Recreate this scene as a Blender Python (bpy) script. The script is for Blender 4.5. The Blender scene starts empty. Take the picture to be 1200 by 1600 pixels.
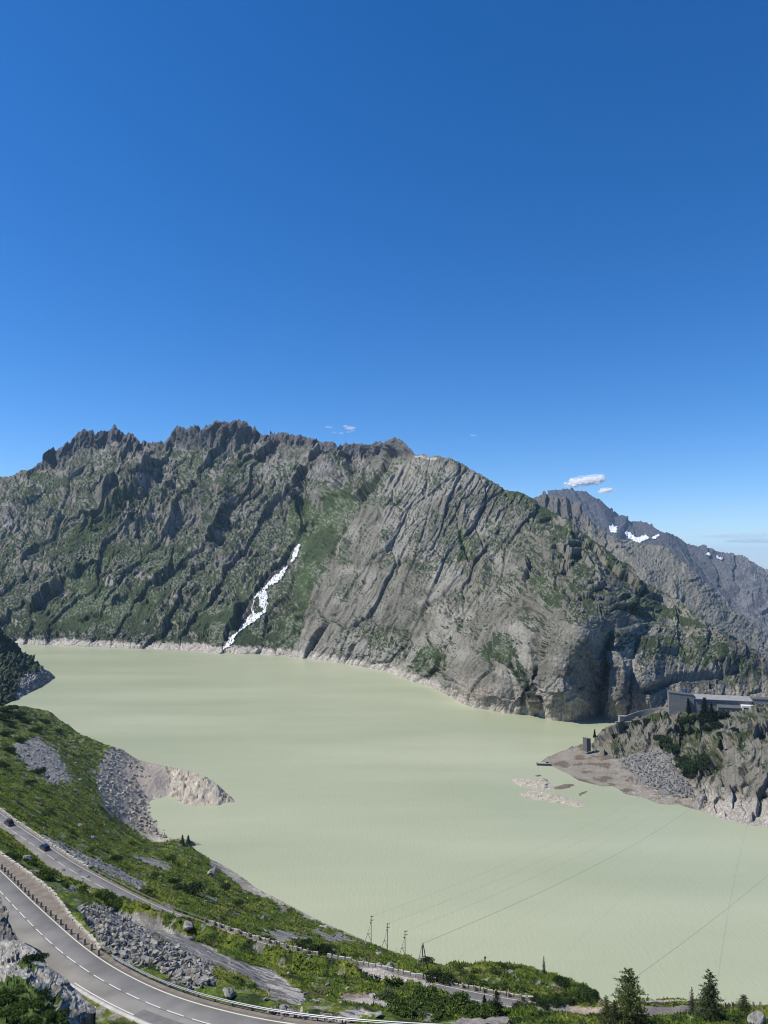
import bpy, bmesh, math, random
import numpy as np
from mathutils import Vector, Matrix
random.seed(7)
RNG = np.random.default_rng(11)
S = bpy.context.scene
COL = S.collection
R = math.radians

# ------------------------------------------------------------------ camera, sky, sun, exposure
FPX = 1110.0                      # focal length in photo pixels (photo 1200 x 1600)
PITCH = math.atan(80 / FPX)
CAM_Z = 200.0
cam_d = bpy.data.cameras.new("camera")
cam = bpy.data.objects.new("camera", cam_d)
COL.objects.link(cam)
cam.location = (0, 0, CAM_Z)
cam.rotation_euler = (R(90) + PITCH, 0, 0)
cam_d.sensor_fit = 'VERTICAL'
cam_d.sensor_height = 36.0
cam_d.lens = 36.0 * FPX / 1600.0
cam_d.clip_start = 0.5
cam_d.clip_end = 90000
S.camera = cam

SUN_EL, SUN_AZ = 53.0, 267.0      # azimuth measured from +Y towards +X
sd = Vector((math.sin(R(SUN_AZ)) * math.cos(R(SUN_EL)), math.cos(R(SUN_AZ)) * math.cos(R(SUN_EL)), math.sin(R(SUN_EL))))
W = bpy.data.worlds.new("World")
S.world = W
W.use_nodes = True
wn = W.node_tree
bg = wn.nodes['Background']
sky = wn.nodes.new('ShaderNodeTexSky')
sky.sky_type = 'NISHITA'
sky.sun_disc = False
sky.sun_elevation = R(SUN_EL)
sky.sun_rotation = R(SUN_AZ)
sky.altitude = 2100
sky.air_density = 1.0
sky.dust_density = 0.8
sky.ozone_density = 4.0
hsv = wn.nodes.new('ShaderNodeHueSaturation')
hsv.inputs['Saturation'].default_value = 1.33
hsv.inputs['Hue'].default_value = 0.506
wn.links.new(sky.outputs[0], hsv.inputs['Color'])
wn.links.new(hsv.outputs[0], bg.inputs['Color'])
bg.inputs['Strength'].default_value = 0.128
sl = bpy.data.lights.new("sun", 'SUN')
sl.energy = 4.6
sl.angle = R(0.53)
sl.color = (1.0, 0.95, 0.87)
so = bpy.data.objects.new("sun", sl)
COL.objects.link(so)
so.location = (-600, 0, 900)
so.rotation_euler = (-sd).to_track_quat('-Z', 'Y').to_euler()
S.view_settings.view_transform = 'Standard'
S.view_settings.look = 'None'
S.view_settings.exposure = 0.3
S.view_settings.gamma = 1.0
S.cycles.filter_width = 1.1
S.cycles.max_bounces = 24
S.cycles.diffuse_bounces = 7
S.cycles.glossy_bounces = 3
S.cycles.volume_bounces = 24
S.cycles.transparent_max_bounces = 8

# ------------------------------------------------------------------ numpy helpers
cP, sP = math.cos(PITCH), math.sin(PITCH)
f4 = np.float32


def ray(px, py):
    """ray through a photo pixel: (X/Y, (Z-CAM_Z)/Y)"""
    x = (np.asarray(px, float) - 600) / FPX
    y = (800 - np.asarray(py, float)) / FPX
    d = cP - y * sP
    return x / d, (y * cP + sP) / d


def at_y(px, py, Y):
    a, b = ray(px, py)
    return np.stack([a * Y, np.ones_like(a) * Y, CAM_Z + b * Y], -1)


def at_h(px, py, h):
    a, b = ray(px, py)
    return at_y(px, py, np.asarray(h, float) / -b)


def to_px(P):
    X, Y, Z = P[..., 0], P[..., 1], P[..., 2] - CAM_Z
    d = Y * cP + Z * sP
    u = -Y * sP + Z * cP
    return 600 + FPX * X / d, 800 - FPX * u / d


def hsh(ix, iy, seed):
    h = (ix.astype(np.int64) * 374761393 + iy.astype(np.int64) * 668265263 + seed * 974711) & 0xffffffff
    h = ((h ^ (h >> 13)) * 1274126177) & 0xffffffff
    h = ((h ^ (h >> 16)) * 2246822519) & 0xffffffff
    return ((h ^ (h >> 15)) & 0xffffff).astype(f4) / f4(0xffffff)


def perlin(x, y, seed=0):
    x = np.asarray(x, f4); y = np.asarray(y, f4)
    xi = np.floor(x); yi = np.floor(y)
    xf = x - xi; yf = y - yi
    u = xf * xf * xf * (xf * (xf * 6 - 15) + 10)
    v = yf * yf * yf * (yf * (yf * 6 - 15) + 10)

    def g(a, b):
        t = hsh(xi + a, yi + b, seed) * f4(6.2831853)
        return np.cos(t) * (xf - a) + np.sin(t) * (yf - b)
    n0 = g(0, 0) * (1 - u) + g(1, 0) * u
    n1 = g(0, 1) * (1 - u) + g(1, 1) * u
    return (n0 * (1 - v) + n1 * v) * f4(1.5)


def fbm(x, y, seed=0, o=4, gain=0.5):
    r = 0; a = 1.0
    for k in range(o):
        r = r + a * perlin(x * 2.03 ** k, y * 2.03 ** k, seed + k * 17)
        a *= gain
    return r


def facet(x, y, seed=0, tilt=1.0, jit=0.95, bias=0.0):
    """voronoi plates, every cell a tilted plane: angular rock. Returns height, crack distance"""
    x = np.asarray(x, f4); y = np.asarray(y, f4)
    xi = np.floor(x); yi = np.floor(y)
    best = np.full(x.shape, 9, f4); sec = np.full(x.shape, 9, f4)
    bh = np.zeros(x.shape, f4)
    for a in (-1, 0, 1):
        for b in (-1, 0, 1):
            cx, cy = xi + a, yi + b
            r1 = hsh(cx, cy, seed); r2 = hsh(cx, cy, seed + 1)
            dx = x - cx - f4(.5) - (r1 - f4(.5)) * f4(jit)
            dy = y - cy - f4(.5) - (r2 - f4(.5)) * f4(jit)
            d = dx * dx + dy * dy
            r3 = hsh(cx, cy, seed + 2); r4 = hsh(cx, cy, seed + 3); r5 = hsh(cx, cy, seed + 4)
            h = (r3 - f4(.5)) + f4(tilt) * (dx * (r4 - f4(.5)) + dy * (r5 - f4(.5))) * 2 + f4(bias) * dx
            m = d < best
            sec = np.where(m, best, np.minimum(sec, d))
            bh = np.where(m, h, bh)
            best = np.where(m, d, best)
    return bh, np.sqrt(sec) - np.sqrt(best)


def sst(a, b, x):
    t = np.clip((x - a) / (b - a), 0, 1)
    return t * t * (3 - 2 * t)


def tps(pts, vals, reg=0.0):
    """thin plate spline through scattered 2-D points"""
    pts = np.asarray(pts, float); vals = np.asarray(vals, float)
    sc = np.abs(pts).max(0).max(); q = pts / sc; n = len(q)
    d2 = ((q[:, None] - q[None]) ** 2).sum(-1)
    K = 0.5 * d2 * np.log(d2 + 1e-12) + np.eye(n) * reg
    A = np.zeros((n + 3, n + 3)); A[:n, :n] = K
    A[:n, n] = 1; A[:n, n + 1:] = q
    A[n:, :n] = A[:n, n:].T
    w = np.linalg.solve(A, np.concatenate([vals, np.zeros(3)]))

    def ev(x, y):
        x = np.asarray(x, float); shp = x.shape
        xx = (x / sc).ravel(); yy = (np.asarray(y, float) / sc).ravel()
        out = np.empty(xx.size)
        for i in range(0, xx.size, 40000):
            a, b = xx[i:i + 40000], yy[i:i + 40000]
            d2 = (a[:, None] - q[None, :, 0]) ** 2 + (b[:, None] - q[None, :, 1]) ** 2
            out[i:i + 40000] = (0.5 * d2 * np.log(d2 + 1e-12)) @ w[:n] + w[n] + w[n + 1] * a + w[n + 2] * b
        return out.reshape(shp)
    return ev


def in_poly(px, py, poly, warp=None):
    """boolean mask of points in a polygon"""
    poly = np.asarray(poly, float)
    m = np.zeros(px.shape, bool)
    bx = (px > poly[:, 0].min()) & (px < poly[:, 0].max()) & (py > poly[:, 1].min()) & (py < poly[:, 1].max())
    x, y = px[bx], py[bx]
    r = np.zeros(x.shape, bool)
    j = len(poly) - 1
    for i in range(len(poly)):
        xi, yi = poly[i]; xj, yj = poly[j]
        if yi != yj:
            r ^= ((yi > y) != (yj > y)) & (x < (xj - xi) * (y - yi) / (yj - yi) + xi)
        j = i
    m[bx] = r
    return m


def seg_dist(px, py, line):
    """distance to a polyline and position along it"""
    best = np.full(px.shape, 1e9); bt = np.zeros(px.shape)
    n = len(line) - 1
    for i in range(n):
        (x0, y0), (x1, y1) = line[i][:2], line[i + 1][:2]
        dx, dy = x1 - x0, y1 - y0
        t = np.clip(((px - x0) * dx + (py - y0) * dy) / (dx * dx + dy * dy + 1e-9), 0, 1)
        d = np.hypot(px - x0 - t * dx, py - y0 - t * dy)
        m = d < best
        best = np.where(m, d, best); bt = np.where(m, i + t, bt)
    return best, bt


# ------------------------------------------------------------------ objects and tags
def tag(o, label=None, cat=None, group=None, kind=None):
    if label: o['label'] = label
    if cat: o['category'] = cat
    if group: o['group'] = group
    if kind: o['kind'] = kind
    return o


def link(name, me, mat=None, parent=None, loc=None):
    o = bpy.data.objects.new(name, me)
    COL.objects.link(o)
    if mat is not None:
        me.materials.append(mat)
    if parent is not None:
        o.parent = parent
    if loc is not None:
        o.location = loc
    return o


def empty(name, loc, rz=0.0):
    o = bpy.data.objects.new(name, None)
    COL.objects.link(o)
    o.location = loc
    o.rotation_euler.z = rz
    o.empty_display_size = 0.3
    return o


def copy_tree(o, parent=None):
    c = o.copy()
    COL.objects.link(c)
    if parent is not None:
        c.parent = parent
    for ch in o.children:
        copy_tree(ch, c)
    return c


def raw_mesh(name, V, faces, k, col=None, smooth=True):
    """V (n,3), faces (m,k) all of k corners"""
    me = bpy.data.meshes.new(name)
    n, m = len(V), len(faces)
    me.vertices.add(n)
    me.vertices.foreach_set('co', np.ascontiguousarray(V, f4).ravel())
    me.loops.add(m * k)
    me.loops.foreach_set('vertex_index', np.ascontiguousarray(faces, np.int32).ravel())
    me.polygons.add(m)
    me.polygons.foreach_set('loop_start', np.arange(0, m * k, k, dtype=np.int32))
    me.update(calc_edges=True)
    if not smooth:
        me.shade_flat()
    if col is not None:
        at = me.attributes.new('col', 'FLOAT_COLOR', 'POINT')
        c4 = np.ones((n, 4), f4); c4[:, :3] = col
        at.data.foreach_set('color', c4.ravel())
    return me


def grid_faces(nr, nc):
    i = np.arange(nr - 1)[:, None] * nc + np.arange(nc - 1)[None]
    return np.stack([i, i + 1, i + nc + 1, i + nc], -1).reshape(-1, 4)


def grid_normals(P):
    du = np.gradient(P, axis=1); dv = np.gradient(P, axis=0)
    n = np.cross(du, dv)
    return n / (np.linalg.norm(n, axis=-1, keepdims=True) + 1e-9)


def bm_obj(name, bm, mat, parent=None, loc=None, smooth=False):
    me = bpy.data.meshes.new(name)
    bm.normal_update()
    bm.to_mesh(me)
    bm.free()
    if smooth: me.shade_smooth()
    else: me.shade_flat()
    return link(name, me, mat, parent, loc)


def add_box(bm, c, s, rot=None, taper=1.0):
    """box centred at c with full sizes s"""
    vs = []
    for z in (-1, 1):
        for x, y in ((-1, -1), (1, -1), (1, 1), (-1, 1)):
            k = taper if z > 0 else 1.0
            v = Vector((x * s[0] / 2 * k, y * s[1] / 2 * k, z * s[2] / 2))
            if rot is not None: v = rot @ v
            vs.append(bm.verts.new(v + Vector(c)))
    for f in ((3, 2, 1, 0), (4, 5, 6, 7), (0, 1, 5, 4), (1, 2, 6, 5), (2, 3, 7, 6), (3, 0, 4, 7)):
        bm.faces.new([vs[i] for i in f])
    return vs


def add_tube(bm, pts, rad, n=6, caps=True):
    pts = [Vector(p) for p in pts]
    if not hasattr(rad, '__len__'): rad = [rad] * len(pts)
    rings = []
    for i, p in enumerate(pts):
        d = (pts[min(i + 1, len(pts) - 1)] - pts[max(i - 1, 0)]).normalized()
        a = d.orthogonal().normalized() if i == 0 else (pa - d * pa.dot(d)).normalized()
        pa = a
        b = d.cross(a)
        rings.append([bm.verts.new(p + (a * math.cos(t) + b * math.sin(t)) * rad[i]) for t in [6.283185 * k / n for k in range(n)]])
    for r0, r1 in zip(rings, rings[1:]):
        for k in range(n):
            bm.faces.new((r0[k], r0[(k + 1) % n], r1[(k + 1) % n], r1[k]))
    if caps:
        bm.faces.new(rings[0][::-1]); bm.faces.new(rings[-1])


def add_prism(bm, poly, x0, x1, axis='x'):
    """extrude a closed 2-D polygon (a,b) along an axis"""
    def P(t, a, b):
        return (t, a, b) if axis == 'x' else ((a, t, b) if axis == 'y' else (a, b, t))
    v0 = [bm.verts.new(P(x0, a, b)) for a, b in poly]
    v1 = [bm.verts.new(P(x1, a, b)) for a, b in poly]
    n = len(poly)
    for i in range(n):
        bm.faces.new((v0[i], v0[(i + 1) % n], v1[(i + 1) % n], v1[i]))
    bm.faces.new(v0[::-1]); bm.faces.new(v1)


# ------------------------------------------------------------------ materials
def mat_new(name):
    m = bpy.data.materials.new(name)
    m.use_nodes = True
    return m, m.node_tree, m.node_tree.nodes['Principled BSDF']


def mat_plain(name, col, rough=0.7, metal=0.0, var=0.25, scale=3.0, bump=0.0, bscale=20.0, spec=0.4):
    m, nt, p = mat_new(name)
    p.inputs['Roughness'].default_value = rough
    p.inputs['Metallic'].default_value = metal
    p.inputs['Specular IOR Level'].default_value = spec
    tc = nt.nodes.new('ShaderNodeTexCoord')
    no = nt.nodes.new('ShaderNodeTexNoise')
    no.inputs['Scale'].default_value = scale
    no.inputs['Detail'].default_value = 6
    nt.links.new(tc.outputs['Object'], no.inputs['Vector'])
    rp = nt.nodes.new('ShaderNodeValToRGB')
    rp.color_ramp.elements[0].position = 0.3
    rp.color_ramp.elements[1].position = 0.7
    rp.color_ramp.elements[0].color = tuple(c * (1 - var) for c in col) + (1,)
    rp.color_ramp.elements[1].color = tuple(min(1, c * (1 + var)) for c in col) + (1,)
    nt.links.new(no.outputs['Fac'], rp.inputs['Fac'])
    nt.links.new(rp.outputs['Color'], p.inputs['Base Color'])
    if bump:
        n2 = nt.nodes.new('ShaderNodeTexNoise')
        n2.inputs['Scale'].default_value = bscale
        n2.inputs['Detail'].default_value = 5
        nt.links.new(tc.outputs['Object'], n2.inputs['Vector'])
        b = nt.nodes.new('ShaderNodeBump')
        b.inputs['Strength'].default_value = bump
        nt.links.new(n2.outputs['Fac'], b.inputs['Height'])
        nt.links.new(b.outputs['Normal'], p.inputs['Normal'])
    return m


def mat_vcol(name, scale, bump_d, var=0.5, rough=0.92, leaf=False, scale2=None):
    """base colour from the 'col' attribute, broken up by fine noise, with bump of bump_d metres"""
    m, nt, p = mat_new(name)
    L = nt.links.new
    p.inputs['Roughness'].default_value = rough
    p.inputs['Specular IOR Level'].default_value = 0.15
    at = nt.nodes.new('ShaderNodeAttribute')
    at.attribute_name = 'col'
    geo = nt.nodes.new('ShaderNodeNewGeometry')
    no = nt.nodes.new('ShaderNodeTexNoise')
    no.inputs['Scale'].default_value = scale
    no.inputs['Detail'].default_value = 8
    no.inputs['Roughness'].default_value = 0.65
    L(geo.outputs['Position'], no.inputs['Vector'])
    mr = nt.nodes.new('ShaderNodeMapRange')
    mr.inputs['From Min'].default_value = 0.3
    mr.inputs['From Max'].default_value = 0.7
    mr.inputs['To Min'].default_value = 1 - var
    mr.inputs['To Max'].default_value = 1 + var
    L(no.outputs['Fac'], mr.inputs['Value'])
    mx = nt.nodes.new('ShaderNodeVectorMath')
    mx.operation = 'SCALE'
    L(at.outputs['Color'], mx.inputs[0])
    L(mr.outputs['Result'], mx.inputs['Scale'])
    L(mx.outputs[0], p.inputs['Base Color'])
    if bump_d:
        n2 = nt.nodes.new('ShaderNodeTexNoise')
        n2.inputs['Scale'].default_value = scale2 or scale * 0.8
        n2.inputs['Detail'].default_value = 6
        n2.inputs['Roughness'].default_value = 0.6
        L(geo.outputs['Position'], n2.inputs['Vector'])
        b = nt.nodes.new('ShaderNodeBump')
        b.inputs['Strength'].default_value = 1.0
        b.inputs['Distance'].default_value = bump_d
        L(n2.outputs['Fac'], b.inputs['Height'])
        L(b.outputs['Normal'], p.inputs['Normal'])
    if leaf:
        p.inputs['Subsurface Weight'].default_value = 0.0
        tr = nt.nodes.new('ShaderNodeBsdfTranslucent')
        L(mx.outputs[0], tr.inputs['Color'])
        ms = nt.nodes.new('ShaderNodeMixShader')
        ms.inputs[0].default_value = 0.3
        L(p.outputs[0], ms.inputs[1]); L(tr.outputs[0], ms.inputs[2])
        L(ms.outputs[0], nt.nodes['Material Output'].inputs['Surface'])
    return m


M_mtn = mat_vcol('mountain_rock', 0.25, 2.2, 0.45)
M_far = mat_vcol('far_rock', 0.03, 10.0, 0.4)
M_head = mat_vcol('headland_rock', 0.8, 0.35, 0.3)
M_hill = mat_vcol('hillside_ground', 2.2, 0.25, 0.5)
M_rock = mat_vcol('boulder_rock', 1.3, 0.12, 0.4)
M_leaf = mat_vcol('foliage', 3.0, 0, 0.35, leaf=True)
M_bark = mat_plain('bark', (0.09, 0.07, 0.055), 0.9, var=0.4, scale=8)
M_snow = mat_plain('snow', (0.70, 0.72, 0.75), 0.6, var=0.15, scale=0.02)
M_foam = mat_plain('white_water', (0.82, 0.84, 0.85), 0.6, var=0.25, scale=0.3, bump=0.6, bscale=0.4)


def lace(m):
    """water breaking up over the rock: gaps between the strands"""
    nt = m.node_tree; L = nt.links.new
    geo = nt.nodes.new('ShaderNodeNewGeometry')
    mp = nt.nodes.new('ShaderNodeMapping'); mp.inputs['Scale'].default_value = (.30, .18, .12)
    no = nt.nodes.new('ShaderNodeTexNoise'); no.inputs['Detail'].default_value = 4; no.inputs['Scale'].default_value = 1.0
    rp = nt.nodes.new('ShaderNodeValToRGB')
    rp.color_ramp.elements[0].position = .43; rp.color_ramp.elements[1].position = .52
    tr = nt.nodes.new('ShaderNodeBsdfTransparent'); mx = nt.nodes.new('ShaderNodeMixShader')
    L(geo.outputs['Position'], mp.inputs['Vector']); L(mp.outputs[0], no.inputs['Vector']); L(no.outputs['Fac'], rp.inputs['Fac'])
    L(rp.outputs['Color'], mx.inputs[0]); L(tr.outputs[0], mx.inputs[1]); L(nt.nodes['Principled BSDF'].outputs[0], mx.inputs[2])
    L(mx.outputs[0], nt.nodes['Material Output'].inputs['Surface'])


lace(M_foam)
M_asph = mat_plain('asphalt', (0.180, 0.171, 0.155), 0.9, var=0.24, scale=0.22, bump=0.3, bscale=25)
M_gravel = mat_plain('gravel_path', (0.17, 0.14, 0.11), 0.95, var=0.25, scale=0.7, bump=0.5, bscale=12)
M_paint = mat_plain('road_paint', (0.52, 0.51, 0.47), 0.7, var=0.12, scale=3)
M_paint_y = mat_plain('edge_line_paint', (0.54, 0.50, 0.36), 0.7, var=0.12, scale=3)
M_tar = mat_plain('tar_seam', (0.05, 0.05, 0.05), 0.8, var=0.2, scale=2)
M_gran = mat_plain('granite_block', (0.27, 0.24, 0.20), 0.9, var=0.35, scale=4, bump=0.6, bscale=14)
M_wallst = mat_plain('pale_wall_stone', (0.37, 0.345, 0.285), 0.9, var=0.35, scale=2.2, bump=0.6, bscale=9)
M_conc = mat_plain('concrete', (0.40, 0.385, 0.35), 0.9, var=0.2, scale=1.2, bump=0.2, bscale=8)
M_steel = mat_plain('galvanised_steel', (0.27, 0.275, 0.28), 0.5, metal=0.6, var=0.12, scale=3)
M_dsteel = mat_plain('dark_steel', (0.06, 0.065, 0.075), 0.55, metal=0.3, var=0.2, scale=3)
M_wood = mat_plain('dark_pole_wood', (0.055, 0.05, 0.045), 0.85, var=0.3, scale=4)
M_wood_l = mat_plain('weathered_pole_wood', (0.30, 0.29, 0.27), 0.85, var=0.25, scale=4)
M_cable = mat_plain('cable', (0.10, 0.10, 0.09), 0.6, var=0.1)

# ------------------------------------------------------------------ terrain sheets seen across the lake
def shore_y(px, py, z=0.0):
    a, b = ray(px, py)
    return (z - CAM_Z) / b


def interp_line(line, u):
    l = np.asarray(line, float)
    return np.interp(u, l[:, 0], l[:, 1])


def sheet_base(top, bot, ctrl, u0, u1, nu, nv, jag=None, shore=True, tpow=1.0):
    U1 = np.linspace(u0, u1, nu)
    t1 = np.linspace(0, 1, nv) ** tpow
    vt = interp_line(top, U1)
    if jag is not None: vt = vt + jag(U1)
    vb = interp_line(bot, U1)
    U = np.broadcast_to(U1, (nv, nu)).copy()
    V = vb[None] + (vt - vb)[None] * t1[:, None]
    c = [(a, b, y) for a, b, y in ctrl]
    if shore:
        for a in np.arange(u0, u1 + 1, 45):
            v = float(np.interp(a, U1, vb))
            c.append((a, v, float(shore_y(a, v))))
    c = np.array(c, float)
    ev = tps(c[:, :2], np.log(c[:, 2]))
    Y = np.exp(ev(U, V))
    if shore: # exact waterline
        ys = shore_y(U1, vb)
        Y = Y * (ys / Y[0])[None] ** np.clip(1 - (V - vb[None]) / -25.0, 0, 1)
    return U, V, Y, at_y(U, V, Y)


def close_sheet(P, C, back, front_drop=14.0, front=True):
    """add the far side of the ridge and the foot below the waterline"""
    rows = [P]; cols = [C]
    top = P[-1]; d = top[:, :2] / np.linalg.norm(top[:, :2], axis=1, keepdims=True)
    for dist, dz in back:
        q = top.copy(); q[:, :2] += d * dist; q[:, 2] += dz
        rows.append(q[None]); cols.append(C[-1:])
    if front:
        q = P[0].copy(); q[:, :2] -= d * 3; q[:, 2] -= front_drop
        rows.insert(0, q[None]); cols.insert(0, C[:1])
    return np.concatenate(rows), np.concatenate(cols)


def mixc(c, new, m):
    return c * (1 - m[..., None]) + np.asarray(new, f4) * m[..., None]


def poly_soft(U, V, poly, n, w=7.0):
    """polygon mask whose edge is broken up by noise n"""
    return in_poly(U + n * w, V + np.roll(n, 37, 1) * w, poly).astype(f4)


TOP = [(-90, 775), (0, 746), (20, 741), (34, 734), (50, 731), (66, 722), (70, 712), (82, 704), (100, 697), (107, 690), (120, 676), (131, 669),
       (137, 670), (144, 670), (148, 674), (153, 677), (158, 672), (162, 671), (172, 669), (176, 665), (179, 662), (182, 667), (186, 674), (191, 675),
       (197, 680), (203, 675), (208, 679), (214, 688), (220, 690), (226, 686), (232, 691), (240, 693), (250, 692), (258, 690), (266, 680), (275, 667),
       (282, 666), (290, 669), (298, 667), (304, 666), (311, 667), (314, 675), (324, 668), (333, 664), (339, 660), (347, 661), (352, 658), (359, 661),
       (366, 656), (375, 655), (377, 659), (384, 658), (390, 666), (395, 671), (398, 667), (402, 673), (411, 679), (418, 680), (423, 675), (432, 677), (443, 677),
       (450, 681), (462, 682), (476, 681), (490, 687), (503, 690), (515, 692), (524, 693), (528, 699), (532, 694), (540, 690), (545, 694), (552, 691),
       (562, 692), (572, 695), (580, 694), (590, 690), (602, 692), (608, 687), (616, 684), (625, 686), (634, 694), (643, 703), (648, 710), (660, 710),
       (690, 714), (706, 717), (720, 724), (760, 746), (790, 764), (812, 770), (830, 778), (845, 786), (880, 808), (910, 832), (940, 852), (965, 872), (985, 890), (1000, 905),
       (1040, 925), (1080, 952), (1120, 985), (1150, 998), (1190, 1022), (1230, 1050), (1290, 1090)]
BOT = [(-90, 1003), (30, 1007), (100, 1009), (200, 1013), (280, 1016), (345, 1022), (400, 1022), (450, 1027), (500, 1031), (560, 1041), (600, 1049), (640, 1062),
       (680, 1077), (700, 1086), (720, 1098), (745, 1108), (790, 1115), (826, 1117), (860, 1123), (900, 1126), (936, 1125), (960, 1124), (1000, 1128), (1060, 1135), (1290, 1150)]
CT = [(0, 746, 2600), (-90, 775, 2600), (70, 718, 2650), (130, 669, 2800), (180, 662, 2850), (240, 692, 2820), (240, 715, 2700), (310, 667, 2800), (370, 656, 2760), (370, 700, 2690), (310, 705, 2690), (130, 715, 2680),
      (450, 681, 2700), (530, 692, 2620), (580, 694, 2560), (585, 720, 2490), (620, 685, 2420), (625, 705, 2370), (655, 711, 2250), (720, 724, 2150), (780, 758, 2080), (830, 778, 2020),
      (900, 825, 1800), (960, 868, 1580), (1000, 905, 1430), (1080, 952, 1290), (1190, 1022, 1130), (1290, 1090, 1050),
      (0, 870, 2150), (-90, 870, 2150), (150, 850, 2220), (300, 850, 2230), (430, 830, 2250), (490, 740, 2450), (510, 790, 2300), (460, 900, 1980), (400, 960, 1780), (250, 950, 1900), (100, 950, 1920),
      (150, 760, 2450), (350, 760, 2420), (560, 780, 2120), (600, 750, 2150), (540, 850, 1850), (492, 930, 1700), (475, 1000, 1560), (450, 980, 1660), (505, 850, 2020),
      (620, 850, 1700), (650, 780, 1960), (700, 900, 1470), (600, 950, 1480), (560, 1000, 1430), (760, 850, 1660), (720, 980, 1230), (800, 920, 1290), (850, 870, 1440),
      (800, 1000, 1080), (760, 1050, 1010), (840, 960, 1090), (900, 960, 980), (950, 965, 1020), (900, 1050, 918), (1000, 1000, 1080), (1050, 980, 1200), (1010, 1040, 965),
      (1100, 1040, 1040), (1180, 1070, 1040), (870, 1085, 915), (1000, 1095, 922), (960, 1100, 912), (985, 1060, 930), (1040, 1080, 945), (960, 1030, 945), (880, 1040, 918), (880, 1000, 932)]


def jag_main(u):
    crag = sst(60, 75, u) * (1 - sst(636, 650, u))
    n = perlin(u / 4.3, u * 0 + 3.1, 5) * 2.6 + perlin(u / 1.9, u * 0 + 9.1, 6) * 1.5
    return n * crag + (perlin(u / 9, u * 0 + .5, 8) * 1.6 + perlin(u / 3, u * 0 + .5, 9) * .9) * (1 - crag)


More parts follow.
